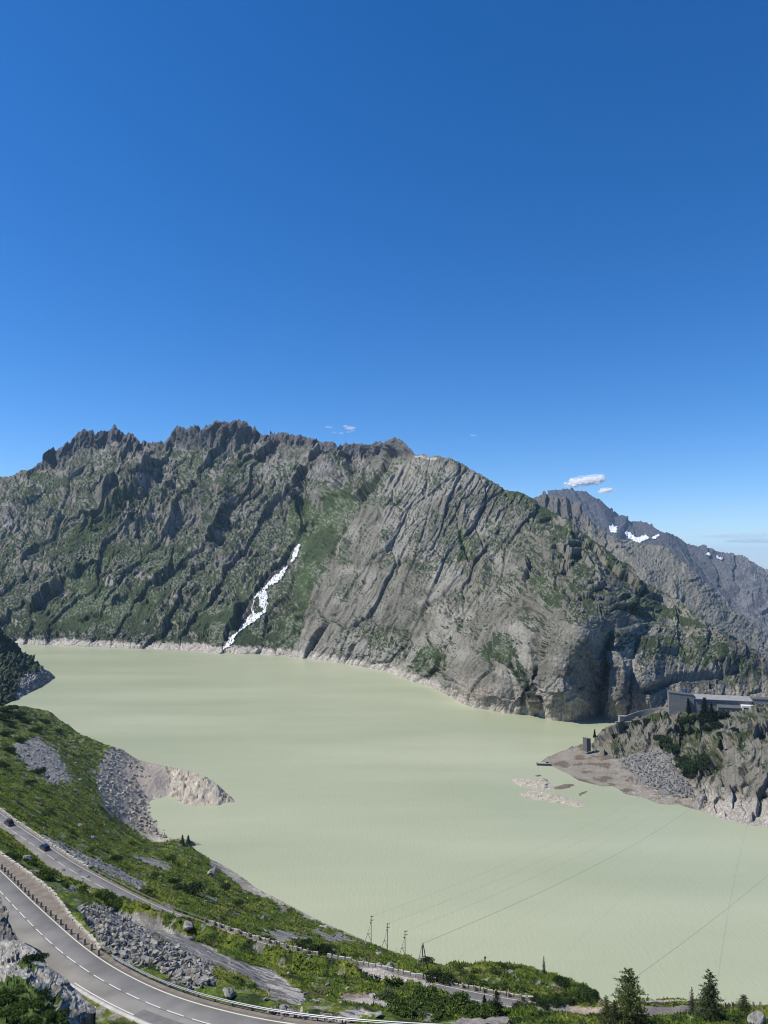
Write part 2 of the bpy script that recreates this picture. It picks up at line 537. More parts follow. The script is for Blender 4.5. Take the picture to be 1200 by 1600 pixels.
def build_mountain():
    nu, nv = 1650, 520
    U, V, Y, P = sheet_base(TOP, BOT, CT, -90, 1290, nu, nv, jag_main)
    # upright buttresses and clefts of the wall above the water, cut back along the line of the valley
    uu = U - .10 * (1122 - V)
    dY = np.interp(uu, [690, 740, 760, 775, 800, 812, 826, 833, 837, 845, 860, 880, 897, 908, 918, 930, 938, 943, 950, 965, 975, 979, 984, 1000, 1020, 1050, 1075, 1100, 1290],
                   [0, 0, 6, 0, 0, -4, 2, 18, 6, -3, -9, -11, -8, -2, 8, 26, 40, 18, -2, -8, -3, 10, 1, -3, 0, 5, 2, 8, 8])
    dY = (np.roll(dY, 1, 1) + dY + np.roll(dY, -1, 1)) / 3
    fd = sst(962, 1012, V + 10 * perlin(U / 25, V / 25, 4)) * sst(690, 720, U)
    k_ = (1 + dY * fd / Y)[..., None]
    P = (P - [0, 0, CAM_Z]) * k_ + [0, 0, CAM_Z]
    Y = Y * k_[..., 0]
    N = -grid_normals(P)
    N = np.where((N[..., 1:2] > 0) & (N[..., 2:] < 0), -N, N)
    mpp = (Y / FPX).astype(f4)                 # metres per photo pixel
    vt = interp_line(TOP, U[0])[None]
    u, v = U.astype(f4), V.astype(f4)
    # masks
    dome_edge = np.interp(v, [700, 760, 800, 850, 930, 1020, 1130], [648, 600, 560, 530, 485, 462, 450])
    dome = sst(-10, 10, u - dome_edge - 8 * perlin(u / 20, v / 20, 77))
    ch = np.interp(u, [55, 70, 110, 180, 215, 235, 255, 290, 312, 340, 390, 408, 430, 470, 520, 530, 560, 630, 655], [0, 20, 34, 26, 20, 6, 14, 34, 34, 44, 40, 14, 13, 16, 19, 12, 26, 24, 0]).astype(f4)
    crag = (1 - sst(.75, 1.15, (v - vt + 7 * perlin(u / 9, v / 20, 31)) / (ch + .01))) * (ch > 3)
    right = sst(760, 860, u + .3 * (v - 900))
    cliffs = sst(690, 760, u) * sst(930, 990, v + 25 * perlin(u / 60, v / 60, 3))
    wx = fbm(u / 55, v / 55, 41, 3) * 11
    wy = fbm(u / 55, v / 55, 47, 3) * 11
    D = np.zeros_like(u)
    # left mountain: slabs leaning like "/", broken into blocks
    a = (u + wx) * .80 + (v + wy) * .60; b = (u + wx) * .60 - (v + wy) * .80
    f1, e1 = facet(a / 46, b / 90, 101, 1.0, bias=1.3)
    f2, e2 = facet(a / 17, b / 30, 111, 1.0, bias=1.1)
    f3, e3 = facet(a / 7.5, b / 11, 121, 1.1, bias=.9)
    f4_, e4 = facet(u / 3.6, v / 3.2, 131, 1.4)
    jl = 1 - sst(.0, .06, e1)
    rz = .22 + .78 * sst(-.05, .25, fbm(u / 48, v / 38, 17, 3)) - .25 * (1 - sst(25, 75, v - vt))
    left = f1 * 8.5 * (.3 + .7 * rz) + f2 * 3.6 * rz + f3 * 2.1 * (.3 + .7 * rz) + f4_ * 1.05 - jl * 2.5 * rz
    saw = (a / 34 + .35 * perlin(a / 30, b / 60, 9)) % 1.0
    left += (sst(0, .82, saw) - sst(.86, 1, saw)) * 4.0 * np.clip(.35 + fbm(a / 70, b / 60, 15, 2), 0, 1)
    # granite dome: long smooth ribs
    a2 = (u + wx * .35) * .86 + (v + wy * .35) * .50; b2 = (u + wx * .35) * .50 - (v + wy * .35) * .86
    g1, h1 = facet(a2 / 40, b2 / 95, 201, 1.0, bias=1.0)
    g2, h2 = facet(a2 / 11, b2 / 42, 211, 1.1, bias=1.0)
    g3, h3 = facet(a2 / 4.6, b2 / 17, 221, 1.1, bias=.9)
    g4, h4 = facet(u / 3.0, v / 3.4, 231, 1.2)
    rg = 1 - np.abs(perlin(a2 / 9, b2 / 60, 25)) * 2
    jd = 1 - sst(.0, .07, h1)
    jd2 = (1 - sst(.0, .10, h2)) * sst(-.1, .3, perlin(u / 50, v / 40, 27))
    domeD = g1 * 3.8 * (.5 + .9 * np.clip(.5 + fbm(u / 90, v / 70, 28, 2), 0, 1)) + g2 * 2.1 + g3 * 1.25 + g4 * .75 + rg * .3 - jd * 3.2 - jd2 * 1.6
    # right shoulder: ledges falling to the right, rounded walls
    a3 = -(u + wx) * .42 + (v + wy) * .91; b3 = (u + wx) * .91 + (v + wy) * .42
    k1, l1 = facet(a3 / 26, b3 / 62, 301, 1.5)
    k2, l2 = facet(a3 / 10, b3 / 24, 311, 1.5)
    k3, l3 = facet(a3 / 4.2, b3 / 9, 321, 1.3)
    led = (a3 / 21 + .5 * perlin(a3 / 30, b3 / 70, 19)) % 1.0
    jr = 1 - sst(.0, .08, l1)
    rightD = k1 * 11 + k2 * 5 + k3 * 1.5 + g4 * .6 - jr * 5 + (sst(.0, .8, led) - sst(.82, 1, led)) * -6.0 * np.clip(.5 + fbm(u / 60, v / 50, 29, 2), 0, 1)
    # cliffs above the water: smooth vertical walls
    c1, m1 = facet(u / 48 + wx / 60, v / 85, 401, 1.3)
    c2, m2 = facet(u / 17 + wx / 30, v / 34, 411, 1.3)
    c3, m3 = facet((u + v * .4) / 6.5, v / 12, 421, 1.2)
    cliffD = c1 * 6 + c2 * 3.0 + c3 * 1.2 + g4 * .5 + perlin(u / 30, v / 5.5, 43) * .6
    D = left * (1 - dome) + dome * (domeD * (1 - right) + rightD * right)
    D = D * (1 - cliffs) + cliffD * cliffs
    # crest crags: upright pillars
    q1, r1 = facet((u + wx * .3 + (v - 680) * .35) / 15, v / 60, 501, 1.5)
    q2, r2 = facet((u + (v - 680) * .35) / 5.5, v / 17, 511, 1.4)
    cragD = q1 * 9 + q2 * 3.4 + f4_ * 1.6
    D = D * (1 - crag) + cragD * crag
    # big steps whose right-hand face drops away
    steps = [((512, 712), (500, 800), 55, 34, 27), ((232, 722), (160, 785), 40, 24, 26), ((268, 758), (186, 838), 26, 9, 15), ((52, 768), (0, 806), 30, 12, 13),
             ((318, 758), (245, 810), 32, 13, 12), ((360, 765), (330, 800), 22, 10, 12), ((342, 805), (318, 862), 18, 6, 10), ((446, 752), (428, 790), 24, 14, 12),
             ((375, 838), (340, 870), 20, 10, 9), ((210, 782), (185, 830), 15, 7, 9), ((120, 885), (104, 905), 14, 8, 9), ((250, 815), (230, 850), 14, 6, 8),
             ((470, 755), (452, 800), 20, 10, 12), ((300, 900), (270, 950), 20, 6, 8), ((200, 905), (170, 950), 18, 7, 7), ((395, 870), (372, 915), 18, 7, 8),
             ((720, 782), (716, 830), 18, 5, 6), ((600, 830), (570, 900), 22, 6, 8), ((660, 850), (620, 930), 24, 7, 9), ((540, 838), (532, 880), 12, 5, 7),
             ((760, 870), (745, 920), 20, 9, 9), ((880, 815), (900, 850), 20, 10, 8), ((700, 930), (670, 1010), 24, 8, 8), ((640, 940), (610, 1000), 22, 7, 7),
             ((705, 1040), (690, 1075), 18, 8, 7), ((612, 690), (606, 706), 10, 8, 9), ((632, 694), (640, 706), 10, 6, 6), ((385, 668), (360, 700), 13, 9, 12), ((352, 664), (335, 702), 13, 9, 11)]
    for (x0, y0), (x1, y1), w, dr, amp in steps:
        dx, dy = x1 - x0, y1 - y0
        ln = math.hypot(dx, dy)
        vv = v + 4 * perlin(u / 9, v / 9, int(x0))
        t = ((u - x0) * dx + (vv - y0) * dy) / (ln * ln)
        s = ((u - x0) * dy - (vv - y0) * dx) / ln          # positive on the left of the falling line
        s = -s if dy < 0 else s
        s = -s
        s = s + 5 * perlin(u / 13, v / 13, int(y0)) + 2.5 * perlin(u / 4, v / 4, int(y0) + 3)
        win = sst(-.15, .2, t) * (1 - sst(.75, 1.15, t))
        D += .95 * amp * win * (sst(-w, -dr * .3, s) * (1 - sst(0, dr, s)))
    # the round buttress and the walls beside it
    def bulge(cx, cy, rx, ry, amp, skew=0.0):
        q = np.clip(1 - ((u - cx - skew * (v - cy)) / rx) ** 2 - ((v - cy) / ry) ** 2, 0, 1)
        return amp * np.sqrt(q) * sst(-2, 25, interp_line(BOT, U[0])[None] - v)
    D += bulge(755, 1075, 45, 55, 14) / mpp * cliffs * .8
    D += bulge(1110, 1010, 40, 40, 10) / mpp * .8 + bulge(1010, 1000, 60, 26, 10) / mpp * .8

    def gash(line, w, depth):
        d, t = seg_dist(u + 3 * perlin(u / 8, v / 8, 71), v, line)
        return -depth * (1 - sst(0, w, d)) ** 1.0
    D += gash([(845, 965), (833, 1000), (838, 1060), (830, 1125)], 7, 14) / mpp
    D += gash([(800, 1035), (815, 1062), (828, 1090), (826, 1120)], 9, 12) / mpp
    D += gash([(1010, 1080), (1060, 1058), (1150, 1050)], 9, 11) / mpp
    D += gash([(716, 790), (720, 840), (735, 880)], 5, 10) / mpp
    D += gash([(1030, 1018), (1080, 1024), (1120, 1050)], 7, 9) / mpp
    # foot at the waterline and the crest stay put
    foot = sst(0, 14, (interp_line(BOT, U[0])[None] - v)).astype(f4)
    D = D * (0.45 + .55 * foot) * (1 - .6 * (1 - sst(0, 10, v - vt)))
    P2 = P + N * (D * mpp * 0.92)[..., None]
    P2[0, :, 2] = np.minimum(P2[0, :, 2], 0.0)
    # colours ------------------------------------------------------------------
    n2 = -grid_normals(P2)
    n2 = np.where(n2[..., 2:] < 0, -n2, n2)
    sm = n2[..., 2].copy()
    for ax in (0, 1):
        sm = (np.roll(sm, 1, ax) + np.roll(sm, -1, ax) + sm) / 3
    nz = fbm(u / 40, v / 32, 601, 4)
    nf = fbm(u / 7, v / 6, 611, 3)
    nff = perlin(u / 2.6, v / 2.3, 621) + .6 * perlin(u / 1.3, v / 1.2, 622)
    C = np.empty(U.shape + (3,), f4)
    C[:] = (0.150, 0.142, 0.112)
    streak = fbm(a2 / 5, b2 / 45, 631, 3) * dome + fbm(a / 7, b / 40, 632, 3) * (1 - dome)
    C *= (1 + .42 * np.clip(streak, -1, 1) + .13 * np.clip(nff, -1, 1) + .25 * np.clip(fbm(u / 75, v / 60, 645, 3), -1, 1))[..., None]
    tone = hsh(np.floor(f2 * 40), np.floor(g2 * 40), 5)
    C = mixc(C, (.25, .238, .20), sst(-.05, .5, fbm(u / 60, v / 45, 641, 3) + .5 * (1 - sst(0, 150, np.hypot((u - 660) * .8, v - 745)))) * .75 * dome)  # pale rock patches, plus a sunlit tone painted round the dome top
    C = mixc(C, (.095, .092, .074), right * (1 - cliffs) * .5)  # shaded tone painted over the right shoulder
    C = mixc(C, (.32, .285, .26), sst(.25, .5, fbm(u / 26, v / 20, 651, 3)) * .55 * (1 - dome))
    C = mixc(C, (.11, .11, .115), sst(.2, .6, streak) * .4)
    scree = sst(0, .35, fbm(u / 50, v / 16, 661, 3) + .45 - abs(v - vt - 55) / 38) * (1 - sst(520, 640, u))
    C = mixc(C, (.25, .24, .225), scree * .5 * (1 - crag))
    C = mixc(C, (.088, .088, .090), crag * .85)
    # vegetation
    G = np.zeros_like(u)
    polys = [([(455, 780), (478, 772), (500, 800), (515, 780), (542, 762), (560, 790), (535, 830), (505, 870), (483, 930), (468, 990), (470, 1012), (430, 1008), (455, 940), (470, 880), (448, 830)], 1.0),
             ([(95, 840), (190, 772), (225, 775), (160, 830), (110, 872)], .8), ([(110, 900), (165, 845), (195, 850), (150, 915), (235, 955), (100, 965)], .9),
             ([(130, 930), (260, 920), (230, 975), (40, 985), (60, 950)], .8), ([(645, 1030), (697, 1003), (694, 1062), (640, 1045)], .9),
             ([(738, 1015), (800, 990), (805, 1040), (765, 1040)], .8), ([(280, 980), (340, 940), (440, 1000), (350, 1012)], .5), ([(230, 840), (300, 870), (260, 910), (200, 880)], .5),
             ([(250, 690), (330, 705), (420, 690), (420, 720), (300, 740), (230, 735)], .35), ([(0, 760), (60, 740), (120, 745), (40, 800)], .4),
             ([(720, 830), (745, 850), (735, 885), (712, 880)], .8), ([(820, 890), (870, 905), (880, 940), (850, 950)], .55), ([(980, 930), (1060, 950), (1100, 985), (990, 960)], .7),
             ([(930, 985), (1120, 1010), (1200, 1050), (1200, 1075), (1080, 1040), (960, 1010)], .6), ([(530, 850), (548, 845), (545, 880), (528, 885)], .8), ([(520, 990), (640, 980), (640, 1030), (520, 1025)], .5),
             ([(780, 755), (840, 770), (900, 815), (1000, 900), (960, 885), (880, 840), (800, 790)], .4), ([(1130, 1060), (1210, 1060), (1210, 1090), (1140, 1080)], .7)]  # right-hand crest strip: green growth that doubles as painted shadow
    for p, s in polys:
        G = np.maximum(G, s * poly_soft(U, V, p, nz + .5 * nf, 11))
    gl = np.where(dome > .5, -.06, .36) + .25 * sst(880, 1000, v) * (1 - dome) - .30 * (1 - sst(20, 90, v - vt)) * (1 - dome)
    gl = gl + .22 * right - .25 * cliffs
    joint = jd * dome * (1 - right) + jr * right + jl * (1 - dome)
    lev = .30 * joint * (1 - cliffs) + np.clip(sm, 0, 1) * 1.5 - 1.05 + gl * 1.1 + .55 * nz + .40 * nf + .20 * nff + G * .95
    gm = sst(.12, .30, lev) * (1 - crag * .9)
    gcol = np.empty_like(C); gcol[:] = (.037, .052, .021)
    gcol *= (1 + .45 * np.clip(nf, -1, 1) + .3 * np.clip(nff, -1, 1))[..., None]
    gcol = mixc(gcol, (.056, .082, .028), G * sst(-.4, .2, nz) * .9)
    shrub = sst(.15, .3, nff * .7 + nf * .5 + .35 * sst(930, 1000, v) - .2) * (.35 + .65 * sst(900, 990, v))
    gcol = mixc(gcol, (.016, .026, .011), shrub * (1 - .5 * G))
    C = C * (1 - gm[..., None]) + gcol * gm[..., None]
    # pale stones lying in the grass
    st = sst(.62, .72, hsh(np.floor(u / 2.1 + nf), np.floor(v / 1.8), 88) * (.62 + .5 * sst(-.2, .5, nz))) * gm
    C = mixc(C, (.21, .20, .18), st * .6)
    # dark shrubs in the gullies of the wall
    dv, _ = seg_dist(u + 4 * nf, v + 4 * nf, [(806, 1040), (818, 1064), (826, 1085), (818, 1098)])
    C = mixc(C, (.018, .030, .014), (1 - sst(7, 11, dv)) * sst(-.2, .1, nff + .4))
    # bleached band above the waterline
    z = P2[..., 2]
    band = 1 - sst(9, 15, z + 3.5 * nf + 2 * nff + 3 * nz)
    bl = np.empty_like(C); bl[:] = (.33, .30, .255)
    bl *= (1 + .35 * np.clip(nff, -1, 1) + .3 * np.clip(streak, -1, 1))[..., None]
    C = C * (1 - band[..., None]) + bl * band[..., None]
    wash = cliffs * (1 - sst(12, 42, z + 14 * nz + 12 * perlin(u / 3.5, v / 40, 91)))
    C = mixc(C, (.37, .31, .25), wash * .5)
    # water streaks on the wall
    stv = sst(.2, .6, perlin(u / 3.2, v / 55, 93) + .4 * perlin(u / 1.4, v / 30, 94)) * cliffs
    C = mixc(C, (.09, .088, .085), stv * .45)
    # old snow beside the summit
    sn = [poly_soft(U, V, p, nf, 2) for p in ([(645, 711), (662, 712), (664, 715), (648, 714)], [(668, 713), (682, 716), (680, 719), (668, 716)], [(722, 734), (729, 741), (726, 743)], [(758, 760), (768, 763), (762, 766)])]
    C = mixc(C, (.45, .45, .45), np.maximum.reduce(sn) * .6)
    C = np.clip(C, .012, .85)
    P3, C3 = close_sheet(P2, C, [(12, -10), (80, -50), (500, -330), (1200, -700)])
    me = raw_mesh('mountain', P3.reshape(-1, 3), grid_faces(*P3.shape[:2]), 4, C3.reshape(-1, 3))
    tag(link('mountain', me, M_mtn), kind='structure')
    # the stream falling down its gully: ribbons lying on the rock
    main = [(467, 854), (463, 863), (458, 876), (448, 887), (440, 898), (430, 907), (420, 914), (413, 923), (412, 935), (412, 947), (415, 955), (403, 963), (391, 970), (383, 980), (372, 990), (363, 998), (360, 1005), (351, 1014), (345, 1022)]
    br = [(413, 923), (405, 929), (398, 935), (396, 948), (395, 963), (390, 971)]
    br2 = [(388, 972), (379, 979), (374, 988)]
    br3 = [(466, 858), (460, 862), (458, 874)]
    foam = np.zeros(U.shape, bool)
    pr = to_px(P2)
    for line, w in ((main, 4.0), (br, 2.8), (br2, 2.2), (br3, 1.5)):
        d, t = seg_dist(pr[0] + 1.6 * perlin(u / 4, v / 4, 55), pr[1], line)
        ww = w * (1 + .55 * np.sin(t * 1.7) + .5 * perlin(u / 3, v / 5, 56)) * (.7 + .55 * sst(2, 6, t) * (1 - sst(10.5, 13, t)))
        foam |= (d < ww) & (perlin(u / 2.2, v / 4, 57) > -.9)
    fq = foam[:-1, :-1] & foam[1:, :-1] & foam[:-1, 1:]
    F = grid_faces(nv, nu).reshape(nv - 1, nu - 1, 4)[fq]
    Pf = (P2 + N * 2.2 + np.array([0, -1.2, .8])).reshape(-1, 3)
    ids, inv = np.unique(F, return_inverse=True)
    me = raw_mesh('waterfall', Pf[ids], inv.reshape(-1, 4), 4)
    wf = tag(link('waterfall', me, M_foam), 'white foaming waterfall running down the green gully into the lake', 'waterfall')
    md = wf.modifiers.new('thickness', 'SOLIDIFY'); md.thickness = 1.2; md.offset = -1


# middle ridge beyond the dome --------------------------------------------------
def build_far():
    nu, nv = 620, 230
    top = [(780, 800), (820, 782), (835, 776), (850, 771), (862, 773), (872, 779), (884, 778), (893, 786), (902, 790), (908, 800), (916, 812), (924, 819), (940, 826), (958, 838), (975, 842), (1000, 848), (1020, 851),
           (1040, 858), (1062, 878), (1085, 899), (1110, 917), (1130, 932), (1160, 960), (1180, 978), (1200, 996), (1290, 1075)]
    bot = [(780, 960), (900, 960), (1000, 1010), (1100, 1080), (1290, 1190)]
    ct = [(835, 776, 3300), (880, 780, 3250), (925, 819, 3050), (1000, 848, 3000), (1060, 878, 2850), (1130, 932, 2600), (1200, 996, 2400), (1290, 1075, 2250), (780, 800, 3300),
          (780, 960, 2500), (900, 900, 2600), (1000, 930, 2250), (1000, 1010, 1900), (1100, 1000, 2050), (1100, 1080, 1700), (1290, 1190, 1600), (1200, 1060, 1950), (900, 960, 2300)]
    U, V, Y, P = sheet_base(top, bot, ct, 780, 1290, nu, nv, lambda u: perlin(u / 4, u * 0 + 1, 3) * 1.8 * (1 + .8 * (u < 930)), shore=False)
    N = -grid_normals(P)
    u, v = U.astype(f4), V.astype(f4)
    mpp = (Y / FPX).astype(f4)
    vt = interp_line(top, U[0])[None]
    wx = fbm(u / 40, v / 40, 5, 3) * 9
    a = (u + wx) * .7 + (v + wx) * .6; b = (u + wx) * .5 - (v + wx) * .8
    f1, _ = facet(a / 20, b / 50, 701, 1.4); f2, _ = facet(a / 8, b / 16, 711, 1.4); f3, _ = facet(u / 3.3, v / 3.6, 721, 1.4)
    crag = (1 - sst(30, 60, v - vt + 10 * perlin(u / 15, v / 20, 3))) * (1 - sst(905, 925, u))
    p1, _ = facet(u / 9, v / 40, 731, 1.5)
    D = (f1 * 2.2 + f2 * .9 + f3 * .8) * (1 - crag) + (p1 * 6 + f3 * 1.8) * crag
    for (x0, y0), (x1, y1), w, amp in (((905, 795), (925, 830), 12, 10), ((1040, 858), (1120, 960), 22, 9), ((1050, 900), (1055, 960), 8, 5), ((960, 850), (1010, 900), 14, 7)):
        d, t = seg_dist(u + 3 * perlin(u / 9, v / 9, 7), v, [(x0, y0), (x1, y1)])
        D -= amp * (1 - sst(0, w, d)) * .6
    P2 = P + N * (D * mpp * .9)[..., None]
    n2 = -grid_normals(P2)
    nz = fbm(u / 26, v / 22, 741, 3); nf = fbm(u / 6, v / 5, 751, 3); nff = perlin(u / 2.2, v / 2.2, 752)
    C = np.empty(U.shape + (3,), f4); C[:] = (.165, .160, .13)
    C *= (1 + .3 * nf + .25 * nff + .2 * fbm(a / 5, b / 30, 761, 2))[..., None]
    C = mixc(C, (.085, .085, .085), crag * .7)
    gm = sst(.0, .3, n2[..., 2] * .9 - .28 + .7 * nz + .4 * nf + .25 * nff + .25 * sst(20, 90, v - vt)) * (1 - crag)
    C = mixc(C, (.042, .060, .024), gm * .95)
    C = mixc(C, (.22, .215, .20), (1 - sst(3, 14, abs(v - 930 - (u - 1000) * .65) + 5 * nf)) * sst(980, 1020, u) * .6)
    P3, C3 = close_sheet(P2, np.clip(C, .012, .8), [(30, -20), (200, -140), (800, -500)], front=False)
    me = raw_mesh('mountain_ridge', P3.reshape(-1, 3), grid_faces(*P3.shape[:2]), 4, C3.reshape(-1, 3))
    tag(link('mountain_ridge', me, M_mtn), kind='structure')

    # far peak
    top = [(760, 812), (800, 796), (830, 781), (850, 771), (862, 767), (880, 764), (900, 762), (908, 765), (915, 766), (925, 774), (940, 784), (955, 796), (966, 803), (972, 812), (980, 815), (995, 812), (1008, 815),
           (1022, 823), (1035, 832), (1050, 834), (1060, 834), (1075, 843), (1090, 852), (1110, 855), (1122, 860), (1140, 865), (1155, 868), (1175, 877), (1190, 885), (1205, 893), (1240, 893), (1290, 915)]
    bot = [(760, 900), (900, 900), (1000, 930), (1100, 980), (1290, 1100)]
    ct = [(760, 812, 8600), (830, 781, 8500), (900, 762, 8300), (955, 796, 8000), (980, 815, 8000), (1010, 815, 7800), (1060, 834, 7300), (1120, 860, 7000), (1200, 893, 6500), (1290, 915, 6200),
          (900, 820, 7600), (960, 835, 7100), (1000, 838, 7200), (1040, 850, 6700), (1000, 870, 6000), (1100, 900, 5600), (1150, 920, 5400), (1200, 960, 4800), (900, 900, 5600), (1000, 930, 4900), (1100, 980, 4300), (1290, 1100, 3900), (760, 900, 6200)]
    U, V, Y, P = sheet_base(top, bot, ct, 760, 1290, nu, nv, lambda u: perlin(u / 4, u * 0 + 1, 13) * 1.5 + perlin(u / 1.7, u * 0, 14) * .7, shore=False)
    N = -grid_normals(P)
    u, v = U.astype(f4), V.astype(f4)
    mpp = (Y / FPX).astype(f4)
    wx = fbm(u / 30, v / 30, 15, 3) * 7
    a = (u + wx) * .85 - (v + wx) * .5; b = (u + wx) * .5 + (v + wx) * .85
    f1, _ = facet(a / 17, b / 44, 801, 1.5); f2, _ = facet(a / 6, b / 15, 811, 1.5); f3, _ = facet(u / 2.9, v / 3, 821, 1.4)
    D = f1 * 3.4 + f2 * 1.1 + f3 * .7
    for line, w, amp in (([(900, 762), (930, 800), (945, 830)], 10, -6), ([(1060, 834), (1110, 890), (1160, 950)], 20, -7), ([(975, 815), (960, 850)], 14, 8)):
        d, t = seg_dist(u + 3 * perlin(u / 9, v / 9, 7), v, line)
        D -= amp * (1 - sst(0, w, d))
    P2 = P + N * (D * mpp * .85)[..., None]
    nf = fbm(u / 6, v / 5, 851, 3); nff = perlin(u / 2.2, v / 2.2, 852); nz = fbm(u / 30, v / 26, 855, 3)
    C = np.empty(U.shape + (3,), f4); C[:] = (.066, .066, .070)
    C *= (1 + .3 * nf + .25 * nff)[..., None]
    C = mixc(C, (.19, .185, .175), sst(1060, 1200, u) * sst(-.3, .4, nz + .3) * .7)
    C = mixc(C, (.04, .05, .03), sst(.0, .4, nz + .5 * nf - .15) * sst(840, 900, v) * .6)
    P3, C3 = close_sheet(P2, np.clip(C, .012, .8), [(120, -90), (900, -600), (3000, -1200)], front=False)
    me = raw_mesh('mountain_peak', P3.reshape(-1, 3), grid_faces(*P3.shape[:2]), 4, C3.reshape(-1, 3))
    tag(link('mountain_peak', me, M_far), kind='structure')
    pr = to_px(P2)
    patches = [[(950, 823), (957, 821), (964, 825), (963, 833), (952, 832)], [(976, 832), (984, 832), (993, 840), (1008, 837), (1014, 842), (1002, 846), (1000, 849), (988, 847), (980, 840)],
               [(1016, 842), (1028, 835), (1028, 839), (1018, 844)], [(1102, 865), (1110, 866), (1108, 869), (1103, 868)], [(1118, 869), (1129, 873), (1128, 876), (1118, 873)]]
    m = np.zeros(U.shape, bool)
    n = fbm(u / 4, v / 4, 870, 2) * 2.0
    for p in patches:
        m |= in_poly(pr[0] + n, pr[1] + np.roll(n, 9, 0), p)
    fq = m[:-1, :-1] & m[1:, 1:]
    F = grid_faces(nv, nu).reshape(nv - 1, nu - 1, 4)[fq]
    ids, inv = np.unique(F, return_inverse=True)
    Pf = (P2 + N * 9 + np.array([0, -22, 16])).reshape(-1, 3)
    sn = link('snow_field', raw_mesh('snow_field', Pf[ids], inv.reshape(-1, 4), 4), M_snow)
    tag(sn, kind='structure')
    md = sn.modifiers.new('thickness', 'SOLIDIFY'); md.thickness = 6; md.offset = -1


build_mountain()
build_far()

# ------------------------------------------------------------------ lake
def build_lake():
    m, nt, p = mat_new('silty_water')
    L = nt.links.new
    geo = nt.nodes.new('ShaderNodeNewGeometry')
    mp = nt.nodes.new('ShaderNodeMapping')
    mp.inputs['Scale'].default_value = (0.0022, 0.009, 1)
    mp.inputs['Rotation'].default_value = (0, 0, 0.1)
    L(geo.outputs['Position'], mp.inputs['Vector'])
    no = nt.nodes.new('ShaderNodeTexNoise')
    no.inputs['Scale'].default_value = 1.0
    no.inputs['Detail'].default_value = 7
    no.inputs['Roughness'].default_value = 0.55
    L(mp.outputs[0], no.inputs['Vector'])
    rp = nt.nodes.new('ShaderNodeValToRGB')
    rp.color_ramp.elements[0].position = 0.36
    rp.color_ramp.elements[1].position = 0.68
    rp.color_ramp.elements[0].color = (0.310, 0.335, 0.210, 1)
    rp.color_ramp.elements[1].color = (0.385, 0.40, 0.262, 1)
    L(no.outputs['Fac'], rp.inputs['Fac'])
    L(rp.outputs['Color'], p.inputs['Base Color'])
    p.inputs['Roughness'].default_value = 0.32
    p.inputs['IOR'].default_value = 1.33
    p.inputs['Specular IOR Level'].default_value = 0.35
    m2 = nt.nodes.new('ShaderNodeMapping')
    m2.inputs['Scale'].default_value = (0.55, 0.16, 1)
    m2.inputs['Rotation'].default_value = (0, 0, 0.25)
    L(geo.outputs['Position'], m2.inputs['Vector'])
    n2 = nt.nodes.new('ShaderNodeTexNoise')
    n2.inputs['Scale'].default_value = 1.0
    n2.inputs['Detail'].default_value = 5
    n2.inputs['Roughness'].default_value = 0.6
    L(m2.outputs[0], n2.inputs['Vector'])
    b = nt.nodes.new('ShaderNodeBump')
    b.inputs['Strength'].default_value = 1.0
    b.inputs['Distance'].default_value = 0.21
    L(n2.outputs['Fac'], b.inputs['Height'])
    L(b.outputs['Normal'], p.inputs['Normal'])
    V = np.array([(-1400, 250, 0), (-300, 120, 0), (0, 120, 0), (1000, 120, 0), (1000, 640, 0), (560, 1150, 0), (330, 1700, 0), (-200, 2000, 0), (-1400, 2100, 0)], f4)
    me = bpy.data.meshes.new('lake')
    me.from_pydata([tuple(v) for v in V], [], [tuple(range(len(V)))])
    tag(link('lake', me, m), kind='structure')
    # land that carries on past everything in view
    m = mat_plain('valley_ground', (.10, .11, .07), .95, var=.4, scale=.004)
    me = bpy.data.meshes.new('valley_floor')
    me.from_pydata([(-30000, -6000, -420), (30000, -6000, -420), (30000, 45000, -420), (-30000, 45000, -420)], [], [(0, 1, 2, 3)])
    tag(link('valley_floor', me, m), kind='structure')


build_lake()

